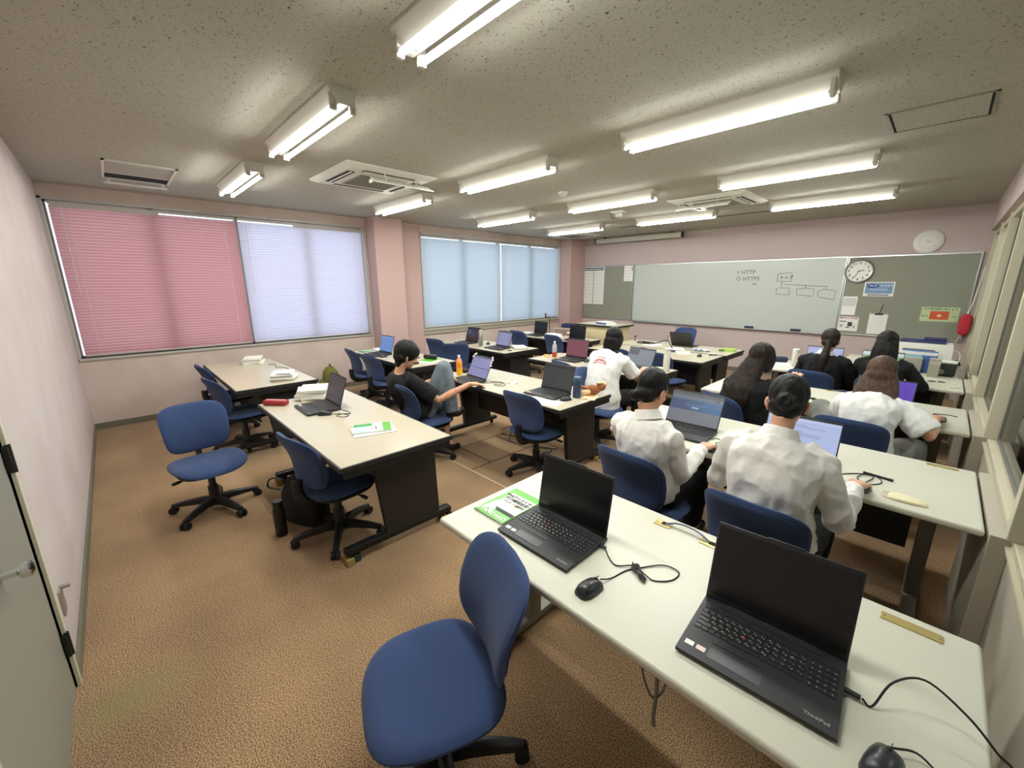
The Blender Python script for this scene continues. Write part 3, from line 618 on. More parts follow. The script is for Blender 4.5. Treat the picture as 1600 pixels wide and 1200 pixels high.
chair(5.74, 4.12, -28, 'blue swivel chair with the long haired girl in black')
chair(6.52, 4.10, -4, 'blue swivel chair with the brown haired girl in a loose white tee')
chair(5.98, 5.82, -8, 'blue swivel chair with the ponytail girl in black')
chair(6.53, 5.86, 0, 'blue swivel chair with the girl in black by the printer boxes')
chair(3.42, 8.15, 180, 'blue swivel chair behind the teacher desk with a small white tag on its back', .06)
MB().box((0, -.205, .70), (.09, .004, .022)).build('name_tag', M_PAPER, [c for c in bpy.data.objects if c.get('label', '').startswith('blue swivel chair behind the teacher')][0], smooth=0)
chair(4.34, 5.68, -10, 'blue swivel chair half under the front middle desk behind the white bottle', .02)
chair(3.72, 5.62, 0, 'blue swivel chair mostly behind the girl with the red printed tee', .02)

# ================================================================== laptops
LW_, LD = .356, .248
def make_laptop():
    o = thing('laptop', '', 'laptop', (0, 0, .70), 0, 'open black laptops')
    b = MB(); b.loft([[(-LW_/2, -LD, .006), (LW_/2, -LD, .006), (LW_/2, .012, .006), (-LW_/2, .012, .006)], [(-LW_/2, -LD, .015), (LW_/2, -LD, .015), (LW_/2, .012, .02), (-LW_/2, .012, .02)]])
    b.b2((-LW_/2+.012, -LD+.012, .0), (LW_/2-.012, -.012, .007)); 
    b.build('base', M_BLK2, o, smooth=0)
    tz = lambda y: .015+(.005)*(y+LD)/LD
    k = MB(); lg = []
    rows = ['1234567890-^\\', 'QWERTYUIOP@[', 'ASDFGHJKL;:]', 'ZXCVBNM,./\\']
    kw, kh = .0165, .0155; yy = -.052
    def key(x0, x1, y0, y1): k.b2((x0, y0, tz((y0+y1)/2)), (x1, y1, tz((y0+y1)/2)+.0016), bev=.0012, seg=1)
    kx0 = -.165
    for r in range(6):
        y1 = -.035-r*.0182; y0 = y1-(.0125 if r == 0 else .0158); x = kx0
        if r == 5: ws = [1, 1, .9, .9, 1, 3.1, 1, 1, 1, .9, .9, 1.35]
        elif r == 0: ws = [1]*14+[.75]
        else: ws = [[0, .95, 1.35, 1.6, 2.0][r]]+[1]*[0, 13, 12, 12, 11][r]
        tot = sum(ws); u = .264/tot
        for i, w in enumerate(ws):
            key(x+.0009, x+u*w-.0009, y0, y1)
            if 1 <= r <= 4 and 0 < i <= len(rows[r-1]): lg.append((rows[r-1][i-1], .0062, T(x+u*w*.38, (y0+y1)/2+.0012, tz(y0)+.00185), 0, 'CENTER')); lg.append(('\u306c\u3075\u3042\u3046\u3048\u304a\u3084\u3086\u3088\u308f\u307b\u3078\u30fc'[i % 13], .0048, T(x+u*w*.68, (y0+y1)/2-.0034, tz(y0)+.00185), 0, 'CENTER'))
            x += u*w
        for i in range(4): 
            key(.104+i*.0158, .1188+i*.0158, y0, y1)
            if 1 <= r <= 5: lg.append(('7894561230-+*/.='[(r*4+i) % 16], .006, T(.111+i*.0158, (y0+y1)/2, tz(y0)+.00185), 0, 'CENTER'))
    kb = k.build('keyboard', M_KEY, o, smooth=0)
    text_mesh(lg, .0).build('key_legend', mat('legend_white', (196, 196, 192), .6), kb, smooth=0)
    p = MB(); p.b2((-.105, -LD+.022, tz(-.22)), (.02, -LD+.088, tz(-.16)-.0006)); p.b2((-.105, -LD+.078, tz(-.17)+.0002), (.02, -LD+.089, tz(-.16)+.0008), m=1)
    p.build('touchpad', [mat('pad_grey', (44, 44, 46), .35), M_KEY], o, smooth=0)
    MB().lathe([(.004, 0), (.0042, .002), (.003, .003), (0, .0032)], 12, M=T(-.045, -.0965, tz(-.1)+.001)).build('pointing_stick', mat('stick_red', (190, 30, 36), .6), o)
    MB().b2((-.165, -LD+.03, .0158), (-.142, -LD+.047, .0164)).build('sticker', M_PAPER, o, smooth=0); MB().b2((-.135, -LD+.03, .0158), (-.112, -LD+.047, .0164)).build('sticker', mat('sticker_pink', (232, 206, 200), .6), o, smooth=0)
    b = MB(); b.b2((-.13, -.024, .0195), (.13, -.019, .0205)); b.build('speaker_strip', M_RUB, o, smooth=0)
    lettering([('ThinkPad', .0135, T(.112, -LD+.024, .0162) @ RZ(0), 0, 'LEFT')], mat('logo_silver', (140, 140, 138), .4, .3), o)
    l = MB(); l.b2((-LW_/2, 0, .0), (LW_/2, .0065, LD), bev=.003); l.b2((-.045, .0005, LD-.002), (.045, .006, LD+.004), bev=.002)
    l.tube([(-.11, .004, -.001), (.11, .004, -.001)], .0055, 10)
    ld = l.build('lid', M_BLK2, o); ld.location = (0, 0, .0195)
    s = MB(); s.b2((-.172, -.0006, .018), (.172, .0002, .236)); s.build('screen', mat('screen_off', (9, 9, 10), .22), ld, smooth=0)
    return o
LP = make_laptop(); index_kids(LP); _lf = True; LAPS = {}
SW, SH = .344, .218
def laptop(key, x, y, rz, lid, label, content=None, z=.70):
    global _lf
    if _lf: o = LP; _lf = False; o.location = (x, y, z); o.rotation_euler.z = R(rz); o['label'] = label
    else: o = dup(LP, (x, y, z), rz, label)
    ld = [c for c in o.children if c.name.startswith('lid')][0]; ld.rotation_euler.x = R(-lid)
    if content:
        for c in list(ld.children): bpy.data.objects.remove(c)
        ms = []; mb = MB(); d = -.0007
        for i, (x0, y0, x1, y1, c) in enumerate([(0, 0, 1, 1, content[0])]+content[1:]):
            m = glow(c)
            if m not in ms: ms.append(m)
            mb.b2((-.172+SW*x0, d-.00004*i, .018+SH*y0), (-.172+SW*x1, .0002, .018+SH*y1), m=ms.index(m))
        mb.build('screen', ms, ld, smooth=0)
    LAPS[key] = o; return o
def tx(c, n, x0, x1, y0, dy, c2=None):           # lines of text on a screen
    return [(x0, y0-k*dy, x0+(x1-x0)*(.95 if k % 3 else .6), y0-k*dy+.012, c) for k in range(n)]
laptop('l1', 5.871, 1.615, .4, 9.2, 'open laptop with a black screen on the nearest desk, beside the green workbook')
laptop('l2', 6.618, 1.60, 3.5, 12, 'largest open laptop in front of the camera, black screen, right half of the nearest desk')
laptop('l3', 3.389, 1.576, -2, 17.2, 'open laptop on the desk with the red case, dim grey screen', [(58, 54, 60)]+tx((72, 68, 74), 6, .1, .8, .8, .1))
laptop('l4', 1.227, 3.168, 1.4, 15.7, 'open laptop with a bright blue screen beside the pink pillar', [(96, 132, 190), (0, .9, 1, 1, (112, 146, 200))])
laptop('l5', 3.478, 3.052, -5.3, 26, 'open laptop with white trinkets on its lid, in front of the boy in black', [(136, 138, 182), (0, .93, 1, 1, (98, 98, 128)), (.03, .42, .97, .45, (70, 70, 98))]+tx((104, 104, 142), 4, .06, .6, .84, .09)+tx((104, 104, 142), 3, .06, .8, .32, .09))
laptop('l6', 4.408, 3.258, 1, 15.7, 'open laptop with a dark grey page beside the navy bottle', [(52, 56, 56), (.0, .86, 1, 1, (38, 40, 42)), (.45, .78, .55, .81, (34, 36, 36)), (.5, .1, .97, .5, (58, 60, 60))])
laptop('l7', 1.166, 4.831, -.5, 18, 'open laptop with a dark city photo screen by the far window', [(34, 38, 56), (0, .0, 1, .3, (40, 36, 42)), (.1, .45, .35, .85, (70, 84, 110)), (.45, .4, .6, .75, (60, 70, 96)), (.7, .5, .9, .8, (64, 60, 76)), (.3, .25, .7, .4, (90, 50, 52))])
laptop('l8', 2.0, 4.807, -3.7, 14.8, 'open laptop with a pale lavender document beside the steel bottle', [(128, 132, 168), (0, .92, 1, 1, (96, 98, 126)), (.2, .05, .8, .9, (140, 144, 178))]+tx((104, 106, 140), 7, .25, .75, .82, .1))
laptop('l9', 3.467, 4.808, .5, 9, 'open laptop with a plain dusty pink screen next to the clear bottle', [(124, 72, 84), (0, 0, 1, .05, (96, 60, 70))])
laptop('l10', 4.40, 4.78, -4, 23, 'open laptop with a grey page before the girl with the red printed tee', [(118, 124, 134), (.0, .93, 1, 1, (84, 88, 94)), (.03, .62, .4, .92, (72, 74, 80)), (0, 0, 1, .12, (98, 104, 116))]+tx((100, 106, 118), 4, .05, .95, .5, .1))
laptop('l11', 1.285, 6.494, -2.5, 7, 'open laptop with a black screen beside the phone stand')
laptop('l12', 2.273, 6.397, 1.5, 7, 'open laptop with a black screen in front of the lectern')
laptop('l13', 3.966, 6.98, 180, 28, 'open laptop on the teacher desk seen from behind its dark lid')
laptop('l14', 5.72, 3.16, 3, 28, 'open laptop with a blue banner web page before the girl in white at the left', [(98, 102, 112), (0, .9, 1, 1, (66, 68, 76)), (0, .8, 1, .9, (92, 98, 112)), (0, .42, 1, .78, (44, 66, 104)), (.35, .42, 1, .78, (38, 76, 118)), (.66, .42, 1, .78, (34, 86, 134)), (.44, .5, .58, .55, (150, 166, 186)), (.3, .6, .7, .62, (90, 120, 154)), (.86, .83, .94, .87, (30, 40, 66)), (0, 0, 1, .4, (106, 108, 118)), (.42, .3, .58, .32, (84, 86, 96))])
laptop('l15', 6.376, 3.02, 2, 20, 'open laptop with a bright white document before the girl nearest the camera', [(172, 184, 222), (0, .93, 1, 1, (186, 196, 228))]+tx((120, 130, 166), 2, .15, .85, .82, .04)+tx((110, 120, 156), 4, .08, .8, .66, .05))
laptop('l16', 6.60, 4.66, -3, 20, 'open laptop with a solid purple screen', [(92, 66, 172)])
laptop('l17', 5.92, 6.41, 0, 20, 'open laptop with a pale violet page in front of the ponytail girl', [(158, 162, 204), (.7, .1, .95, .4, (96, 104, 140))])
laptop('l18', 6.44, 6.43, 0, 20, 'open laptop with a green and teal page by the printer boxes', [(70, 120, 110), (0, .8, 1, 1, (190, 200, 200)), (.0, .6, 1, .78, (112, 150, 80)), (.5, .1, .9, .5, (48, 96, 92))])
tr = MB()                                          # trinkets clipped to the boy's laptop lid
for x, z in ((-.16, .245), (-.175, .22), (-.14, .255), (.165, .25), (.178, .225), (.17, .195), (.182, .165)): tr.ball((x, -.004, z), (.014, .008, .012), n=10, k=6)
tr.build('lid_trinket', mat('trinket', (236, 222, 222), .6), [c for c in LAPS['l5'].children if c.name.startswith('lid')][0])
# ================================================================== small things
Z0 = .70
def mouse(x, y, rz, label, parent_group='computer mice'):
    o = thing('computer_mouse', label, 'mouse', (x, y, Z0), rz, parent_group)
    b = MB(); b.loft([[(math.copysign(abs(math.cos(a))**.8, math.cos(a))*w, yy+0*a, .001+max(0, math.sin(a))*h + (0 if math.sin(a) >= 0 else 0)) for a in [k*math.pi/9 for k in range(10)]] for yy, w, h in ((-.052, .014, .010), (-.046, .024, .024), (-.03, .030, .034), (-.008, .031, .037), (.018, .030, .034), (.04, .027, .025), (.05, .018, .014))])
    b.build('shell', mat('mouse_black', (34, 35, 38), .35), o, smooth=60)
    w = MB(); w.tube([(-.004, .03, .027), (.004, .03, .027)], .008, 12); w.build('wheel', M_RUB, o)
    s = MB(); s.box((0, .022, .0345), (.0012, .045, .003), M=RX(0)); s.build('button_seam', M_RUB, o, smooth=0)
    return o
def cord(name, pts, r, ms, label, cat='cable', k=7, group=None): return tag(MB().tube(curvy(pts, k), r, 7).build(name, ms, smooth=60), label, cat, group)
z = Z0+.003
mouse(6.155, 1.36, -6, 'black mouse on the nearest desk between the two laptops'); mouse(6.885, 1.375, -12, 'black mouse at the bottom edge, right of the largest laptop')
mouse(3.60, 1.44, -30, 'black mouse right of the dim laptop on the desk with the red case'); mouse(1.5, 3.0, -10, 'small black mouse beside the bright blue laptop')
mouse(4.655, 3.11, -20, 'black mouse beside the navy bottle'); mouse(1.56, 4.88, 40, 'black mouse behind the steel bottle'); mouse(2.18, 4.6, -10, 'black mouse beside the lavender document laptop')
mouse(3.70, 4.74, 10, 'black mouse beside the plain dusty pink screen'); mouse(4.56, 6.2, 10, 'black mouse on the cluttered front middle desk')
# lead of the mouse on the nearest desk: bundled with a tie
o = thing('mouse_cable', 'black mouse cable looped and bundled on the nearest desk', 'cable', (0, 0, 0))
c = MB(); c.tube(curvy([(6.16, 1.415, z+.012), (6.175, 1.46, z), (6.19, 1.53, z), (6.215, 1.575, z), (6.27, 1.65, z+.002), (6.325, 1.655, z), (6.325, 1.60, z), (6.285, 1.555, z), (6.25, 1.555, z+.004), (6.20, 1.57, z+.004), (6.15, 1.53, z), (6.105, 1.55, z+.002), (6.075, 1.575, z+.008)], 7), .0023, 7); c.build('lead', M_RUB, o)
b = MB()
for k in range(4): q = (k-1.5)*.006; b.tube(curvy([(6.195+q, 1.575-q, z+.004), (6.215+q, 1.545, z+.007), (6.25, 1.53-q, z+.006), (6.265, 1.525+q, z+.004), (6.24, 1.548, z+.01), (6.21, 1.572+q, z+.008), (6.195, 1.575, z+.005)], 5), .0022, 6)
b.build('bundle', M_RUB, o); MB().box((6.062, 1.578, z+.009), (.026, .012, .008), bev=.002).build('plug', M_BLK, o)
o = thing('usb_cable', 'black cable arching from the largest laptop over the desk end', 'cable', (0, 0, 0))
MB().tube(curvy([(6.835, 1.525, .712), (6.855, 1.525, .706), (6.88, 1.57, .76), (6.93, 1.60, .785), (7.0, 1.585, .76), (7.05, 1.57, .72), (7.085, 1.56, .68), (7.1, 1.5, .5), (7.1, 1.45, .2), (7.09, 1.4, .01)], 7), .0026, 7).build('lead', M_RUB, o)
MB().box((6.815, 1.525, .711), (.036, .013, .009), bev=.002).build('plug', M_BLK, o)
cord('mouse_cable', [(6.895, 1.425, .718), (6.94, 1.45, .715), (7.0, 1.40, .704), (7.04, 1.33, .703), (7.05, 1.27, .703)], .0024, M_RUB, 'black lead running right from the mouse at the bottom edge')
# outlets let into the desk tops
def outlet(x, y, w, d, label, slots):
    o = thing('desk_outlet', label, 'outlet', (x, y, Z0), 0, 'brass outlets in the desks')
    MB().box((0, 0, .0015), (w, d, .004), bev=.001).build('plate', M_BRASS, o, smooth=0)
    for s in slots: MB().box((s, .003, .003), (.026, d*.55, .003)).build('slot', M_DARK, o, smooth=0)
    for s in (-1, 1): MB().lathe([(.004, 0), (.004, .002), (0, .0025)], 10, M=T(s*(w/2-.008), 0, .003)).build('screw', M_ALU, o)
    return o
outlet(6.145, 1.905, .068, .042, 'brass outlet with a plugged grey cable, behind the nearest black laptop', (.006,)); outlet(6.335, 1.905, .072, .042, 'brass outlet in the desk edge behind the largest laptop, left corner', (.008,))
outlet(6.905, 1.92, .135, .036, 'long brass outlet cover at the right end of the nearest desk', ()); outlet(6.96, 3.54, .125, .03, 'brass outlet cover on the white shirt girls\' desk by the partition', ())
outlet(6.2, 5.16, .09, .035, 'brass outlet behind the brown haired girl\'s desk edge', (0,))
cord('patch_cable', [(6.155, 1.908, .705), (6.2, 1.93, .715), (6.27, 1.935, .712), (6.335, 1.908, .706)], .0035, mat('cable_slate', (86, 100, 128), .6), 'slate blue cable joining the two small brass outlets')
cord('patch_cable', [(6.155, 1.9, .705), (6.19, 1.905, .706), (6.25, 1.91, .705), (6.325, 1.9, .706)], .0022, mat('cable_pale', (176, 176, 164), .6), 'thin pale cable joining the two small brass outlets')
cord('patch_cable', [(6.2, 5.16, .705), (6.3, 5.18, .715), (6.38, 5.14, .71), (6.42, 5.1, .703)], .0035, mat('cable_slate', (86, 100, 128), .6), 'slate blue cable on the brown haired girl\'s desk')
# workbooks and papers
def book(name, x, y, rz, w, d, h, cover, label, cat, z0=Z0, group=None, pages=True):
    o = thing(name, label, cat, (x, y, z0), rz, group)
    MB().b2((-w/2+.001, -d/2+.002, .001), (w/2-.002, d/2-.002, h-.001)).build('pages', M_PAPER, o, smooth=0)
    c = MB(); c.b2((-w/2, -d/2, 0), (w/2, d/2, .0012)); c.b2((-w/2, -d/2, h-.0012), (w/2, d/2, h)); c.b2((-w/2, -d/2, 0), (-w/2+.002, d/2, h)); c.build('cover', cover, o, smooth=0); return o
def prints(o, rects, z1, name='print', warp=None):
    ms = []; mb = MB()
    for i, (x0, y0, x1, y1, c) in enumerate(rects):
        m = flat(c)
        if m not in ms: ms.append(m)
        mb.b2((x0, y0, z1-.0005), (x1, y1, z1+.0003+.0001*i), m=ms.index(m))
    return mb.build(name, ms, o, smooth=0)
wbk = book('workbook', 5.585, 1.535, 0, .186, .258, .011, M_GREEN, 'green and white exam workbook beside the nearest laptop', 'workbook')
prints(wbk, [(-.06, -.052, .09, .085, (236, 238, 230)), (-.045, -.075, .09, -.052, (58, 66, 58)), (-.093, -.13, -.084, .129, (206, 226, 190)), (.03, .0, .052, .016, (206, 70, 52))], .011)
b = MB()
for px, py, a, c in ((-.05, -.05, .02, .032), (-.035, -.028, .014, .02), (-.062, -.08, .013, .02), (-.03, -.075, .016, .018), (-.06, -.022, .009, .014), (-.02, -.098, .01, .008), (-.045, .0, .009, .013)): b.ball((px, py, .0116), (a, c, .0004), n=12, k=6)
b.build('silhouette', flat((244, 246, 242)), wbk)
lettering([('STANDARD', .033, T(0, -.108, .0124), 0, 'CENTER')], flat((232, 244, 222)), wbk)
lettering([('Web\u30af\u30ea\u30a8\u30a4\u30bf\u30fc', .022, T(.015, .062, .0124), 0, 'CENTER'), ('\u80fd\u529b\u8a8d\u5b9a\u8a66\u9a13', .024, T(.015, .036, .0124), 0, 'CENTER')], M_INK, wbk)
lettering([('\u30b9\u30bf\u30f3\u30c0\u30fc\u30c9 \u554f\u984c\u96c6', .015, T(.012, .010, .0124), 0, 'CENTER')], flat((84, 120, 50)), wbk)
book('booklet', 4.20, 1.55, -16, .2, .28, .006, M_PAPER, 'cream booklet under the green workbook on the desk with the red case', 'booklet')
w2 = book('workbook', 4.17, 1.555, -24, .186, .258, .009, flat((222, 230, 218)), 'white and green workbook lying on a cream booklet', 'workbook', Z0+.0062)
prints(w2, [(-.088, .07, .09, .125, (92, 166, 60)), (-.088, -.125, -.03, .0, (70, 150, 76)), (-.03, -.125, .09, -.03, (176, 206, 216)), (-.02, .02, .06, .03, (110, 110, 110)), (-.01, .0, .05, .008, (150, 150, 150))], .009)
def stack(x, y, rz, n, label, kind='paper_stack', w=.21, d=.297, z0=Z0, cols=((232, 230, 222), (226, 222, 210), (240, 240, 236), (206, 198, 180))):
    rnd = random.Random(int(x*100+y*10)); zz = z0
    for k in range(n):
        h = rnd.uniform(.010, .019); q = rz+rnd.uniform(-9, 9)
        book('notebook' if k < n-1 else 'document_pile', x+rnd.uniform(-.015, .015), y+rnd.uniform(-.015, .015), q, w*rnd.uniform(.92, 1.05), d*rnd.uniform(.9, 1.02), h, flat(cols[k % len(cols)]),
             label % ('top' if k == n-1 else ('bottom', 'second from bottom', 'third from bottom', 'fourth from bottom', 'fifth from bottom')[k]), 'book', zz, 'stacked papers and notebooks'); zz += h+.0004
    return zz
zt = stack(.66, 1.6, 70, 5, 'left hand stack on the paper desk, the %s sheet pile')
zt = stack(1.98, 1.60, 66, 5, 'right hand stack on the paper desk, the %s sheet pile')
cord('pen', [(2.08, 1.5, zt+.004), (2.16, 1.62, zt+.004)], .005, M_INK, 'dark pen on the stack at the right end of the paper desk', 'pen', 2)
za = stack(2.98, 1.57, 62, 6, 'white books piled left of the dim laptop, the %s one', w=.235, d=.31, cols=((214, 206, 188), (236, 232, 224), (240, 240, 238), (226, 224, 222), (238, 238, 236)))
lettering([('\u25b2', .03, T(2.99, 1.56, za) @ RZ(60), 0, 'CENTER')], M_INK, [o for o in bpy.data.objects if o.get('label', '') == 'white books piled left of the dim laptop, the top one'][0], 'mark') if False else None
def pencil_case(x, y, rz, l, w, h, ms, label, zipm=M_PAPER, z0=Z0):
    o = thing('pencil_case', label, 'pencil case', (x, y, z0), rz, 'pencil cases')
    b = MB(); b.box((0, 0, h/2), (l, w, h), bev=min(h, w)*.36, seg=4); b.build('body', ms, o); q = MB(); q.box((0, 0, h-.001), (l*.86, .006, .003)); q.build('zip', zipm, o, smooth=0); return o
pencil_case(3.03, 1.245, 42, .2, .075, .045, mat('red_case', (150, 34, 36), .5), 'red pencil case on the desk corner in front of the white books')
pencil_case(2.13, 3.36, 20, .2, .07, .06, mat('case_black', (26, 26, 28), .8), 'black pencil case on the green booklet by the pink pillar desk', z0=Z0+.013)
book('booklet', 2.2, 3.30, 28, .21, .29, .005, M_PAPER, 'white sheets under the green booklet, desk by the pink pillar', 'booklet'); book('booklet', 2.17, 3.34, 20, .186, .258, .007, M_GREEN, 'green booklet under the black pencil case', 'booklet', Z0+.0054)
book('booklet', .8, 3.33, 80, .21, .30, .008, M_PAPER, 'white folder behind the bright blue laptop', 'booklet'); book('booklet', .86, 3.06, 10, .14, .2, .012, flat((42, 70, 110)), 'navy notebook left of the bright blue laptop', 'notebook'); book('booklet', .855, 3.07, 4, .12, .17, .006, flat((150, 196, 150)), 'pale green notebook on the navy notebook', 'notebook', Z0+.0124)
o = thing('phone', 'black phone lying on the pillar desk in front of the boy\'s face', 'phone', (1.9, 3.27, Z0), 30); MB().box((0, 0, .004), (.075, .15, .008), bev=.003).build('body', M_BLK, o); MB().box((0, 0, .0083), (.068, .14, .0006)).build('screen', mat('screen_off', (9, 9, 10)), o, smooth=0)
o = thing('glasses_case', 'small black pouch near the edge of the pillar desk', 'pouch', (2.22, 3.06, Z0), 15); MB().box((0, 0, .015), (.12, .06, .03), bev=.012, seg=3).build('body', M_RUB, o); MB().box((0, -.03, .016), (.11, .002, .003)).build('zip', M_BLK, o)
# bottles
def bottle(x, y, prof, ms, cap, label, z0=Z0, cat='bottle', liquid=None):
    o = thing('bottle', label, cat, (x, y, z0), 0, 'drink bottles')
    MB().lathe(prof, 24).build('body', ms, o); r, zc, hc = cap[0], prof[-1][1], cap[1]
    MB().lathe([(r*.92, zc-.002), (r, zc+.002), (r, zc+hc-.003), (r*.9, zc+hc)], 22).build('cap', cap[2], o)
    return o
def pet(x, y, label, ms, low, wrap):
    o = bottle(x, y, [(.024, 0), (.032, .006), (.033, .05), (.0315, .075), (.033, .10), (.033, .145), (.026, .175), (.014, .195), (.0125, .205)], ms, (.0145, .018, M_PAPER), label)
    if wrap: MB().lathe([(.0336, .075), (.0338, .078), (.0338, .148), (.0335, .15)], 24).build('label_wrap', wrap, o)
    MB().lathe([(.0238, .001), (.0335, .007), (.0337, low), (.0335, low+.001)], 24).build('liquid', mat('liquid_'+label[:5], (230, 170, 30) if wrap else (170, 70, 34), .2), o); return o
pet(3.165, 3.07, 'orange juice bottle with a fruit label left of the boy\'s laptop', mat('juice_bottle', (232, 150, 110), .25), .074, mat('fruit_wrap', (226, 110, 40), .35, var=(40, (240, 170, 50), .42, .6)))
pet(3.16, 4.72, 'clear bottle with a little red tea by the plain dusty pink screen', mat('clear_pet', (214, 214, 214), .15, trans=.35), .07, None)
bottle(4.665, 3.25, [(.03, 0), (.036, .004), (.037, .14), (.036, .145)], mat('bottle_navy', (44, 62, 88), .45), (.035, .045, mat('cap_teal', (62, 92, 112), .5)), 'navy flask with a teal lid beside the toy dog')
bottle(1.63, 4.66, [(.03, 0), (.035, .004), (.035, .20), (.028, .215)], mat('steel_bottle', (160, 156, 140), .3, .7), (.028, .05, mat('cap_pale', (196, 192, 178), .4)), 'slim steel bottle between the two laptops by the far window')
bottle(4.69, 4.92, [(.033, 0), (.037, .004), (.037, .23), (.034, .24)], mat('bottle_white', (214, 210, 196), .4), (.035, .028, mat('bottle_white', (214, 210, 196))), 'tall white bottle at the end of the red printed tee girl\'s desk')
bottle(5.66, 6.33, [(.033, 0), (.036, .004), (.036, .17), (.034, .18)], mat('bottle_white', (214, 210, 196)), (.036, .035, M_PAPER), 'white flask left of the ponytail girl')
bottle(3.885, .97, [(.034, 0), (.038, .006), (.038, .19), (.03, .215)], mat('flask_black', (22, 22, 24), .4), (.031, .045, M_BLK), 'black flask standing on the carpet beside the black bag', 0)
# boy's desk extras
o = thing('pouch', 'black pouch behind the orange juice bottle', 'pouch', (3.07, 3.2, Z0), 10); b = MB(); b.box((0, 0, .02), (.15, .09, .04), bev=.016, seg=3); b.build('body', M_RUB, o); MB().box((0, 0, .0405), (.13, .005, .003)).build('zip', M_BLK, o)
o = thing('tissue', 'crumpled white tissue beside the orange juice bottle', 'tissue', (3.23, 3.19, Z0)); b = MB(); b.ball((0, 0, .018), (.03, .022, .02), n=9, k=6); b.ball((.02, .01, .014), (.02, .024, .015), n=7, k=5); b.build('paper', M_PAPER, o, smooth=0)
cord('mouse_cable', [(3.63, 1.49, z), (3.69, 1.55, z), (3.75, 1.565, z), (3.765, 1.52, z), (3.70, 1.49, z), (3.68, 1.545, z), (3.73, 1.585, z+.004), (3.66, 1.60, z), (3.57, 1.585, z)], .0026, M_RUB, 'black looped cable behind the mouse on the desk with the red case')
cord('charger_cable', [(.95, 1.7, z), (1.05, 1.76, z), (1.2, 1.72, z), (1.32, 1.78, z), (1.45, 1.8, z)], .003, M_RUB, 'thin dark cable at the back edge of the paper desk')
cord('mouse_cable', [(3.66, 2.99, z), (3.72, 3.08, z), (3.80, 3.14, z), (3.84, 3.08, z), (3.78, 3.05, z), (3.84, 3.02, z), (3.90, 3.07, z), (3.86, 3.12, z), (3.76, 3.16, z), (3.665, 3.1, z)], .0026, M_RUB, 'black looped cable to the right of the boy\'s laptop')
o = thing('wrapper', 'scrap of white wrapper on the boy\'s desk by the cable', 'wrapper', (3.86, 3.22, Z0), 20); MB().grid(lambda a, b_: (-.06+.12*a, -.03+.06*b_, .004+.006*math.sin(7*a+3*b_)), 8, 6).build('film', M_PAPER, o)
book('paper', 4.6, 2.95, 12, .21, .16, .002, M_PAPER, 'white handout at the desk edge in front of the navy flask', 'paper')
book('paper', 4.47, 2.95, -20, .2, .14, .0015, M_PAPER, 'white handout at the desk edge behind the empty chair', 'paper', Z0+.0022)
# soft toys: a brown plush dog lying down and white figurines
o = thing('plush_dog', 'brown plush dog lying on the desk end behind the navy flask', 'soft toy', (4.70, 3.44, Z0), 30)
b = MB(); b.ball((0, 0, .045), (.075, .05, .045)); b.ball((.075, .015, .075), (.045, .042, .042)); b.tube([(-.03, -.02, .05), (-.10, -.045, .075)], (.022, .016), 10, round_=True); b.tube([(-.04, .03, .03), (-.09, .06, .025)], (.022, .018), 10, round_=True); b.build('body', mat('plush_brown', (150, 92, 46), .95, sheen=.3), o)
b = MB(); b.ball((.095, .03, .095), (.03, .03, .028)); b.ball((.06, -.01, .115), (.03, .02, .012)); b.build('muzzle', mat('plush_cream', (222, 192, 150), .95), o)
b = MB(); b.tube([(-.035, -.05, .028), (-.075, -.075, .028)], .027, 14, round_=True); b.build('paw', mat('plush_cream', (222, 192, 150)), o)
b = MB(); b.lathe([(.004, 0), (.006, .003), (0, .007)], 8, M=T(.117, .02, .1) @ RY(70)); b.build('nose', M_RUB, o)
o = thing('figurine', 'white cat-like trinket next to the dark grey laptop', 'figurine', (4.575, 3.36, Z0)); b = MB(); b.ball((0, 0, .022), (.022, .018, .022)); b.ball((0, 0, .055), (.019, .017, .017)); b.build('body', mat('trinket', (236, 222, 222)), o); b = MB(); b.ball((.011, 0, .07), .006, n=8, k=6); b.ball((-.011, 0, .07), .006, n=8, k=6); b.build('ears', mat('trinket', (236, 222, 222)), o)
o = thing('snack_bag', 'clear snack bag between the navy flask and the plush dog', 'bag', (4.63, 3.345, Z0), 20); b = MB(); b.pillow(.12, .09, .022, .004, 4, warp=lambda x, y, z_: V((x, y, z_+.005))); b.build('bag', mat('film_pale', (206, 204, 190), .3), o)
cd_ = book('card', 4.75, 3.33, 22, .12, .17, .004, flat((232, 214, 168)), 'orange and cream card at the end of the boy\'s desk', 'card'); prints(cd_, [(-.05, .02, .04, .07, (226, 140, 60)), (-.05, -.08, .0, -.055, (230, 190, 70)), (-.04, -.076, -.01, -.06, (60, 50, 40))], .004)
# far window desk
zc = stack(2.24, 4.95, 60, 2, 'white papers right of the lavender document laptop, the %s one')
o = thing('usb_stick', 'black usb receiver right of the lavender document laptop', 'usb stick', (2.32, 4.66, Z0), 40); MB().box((0, 0, .006), (.06, .02, .012), bev=.003).build('body', M_BLK, o); MB().box((.035, 0, .006), (.014, .014, .006)).build('plug', M_ALU, o)
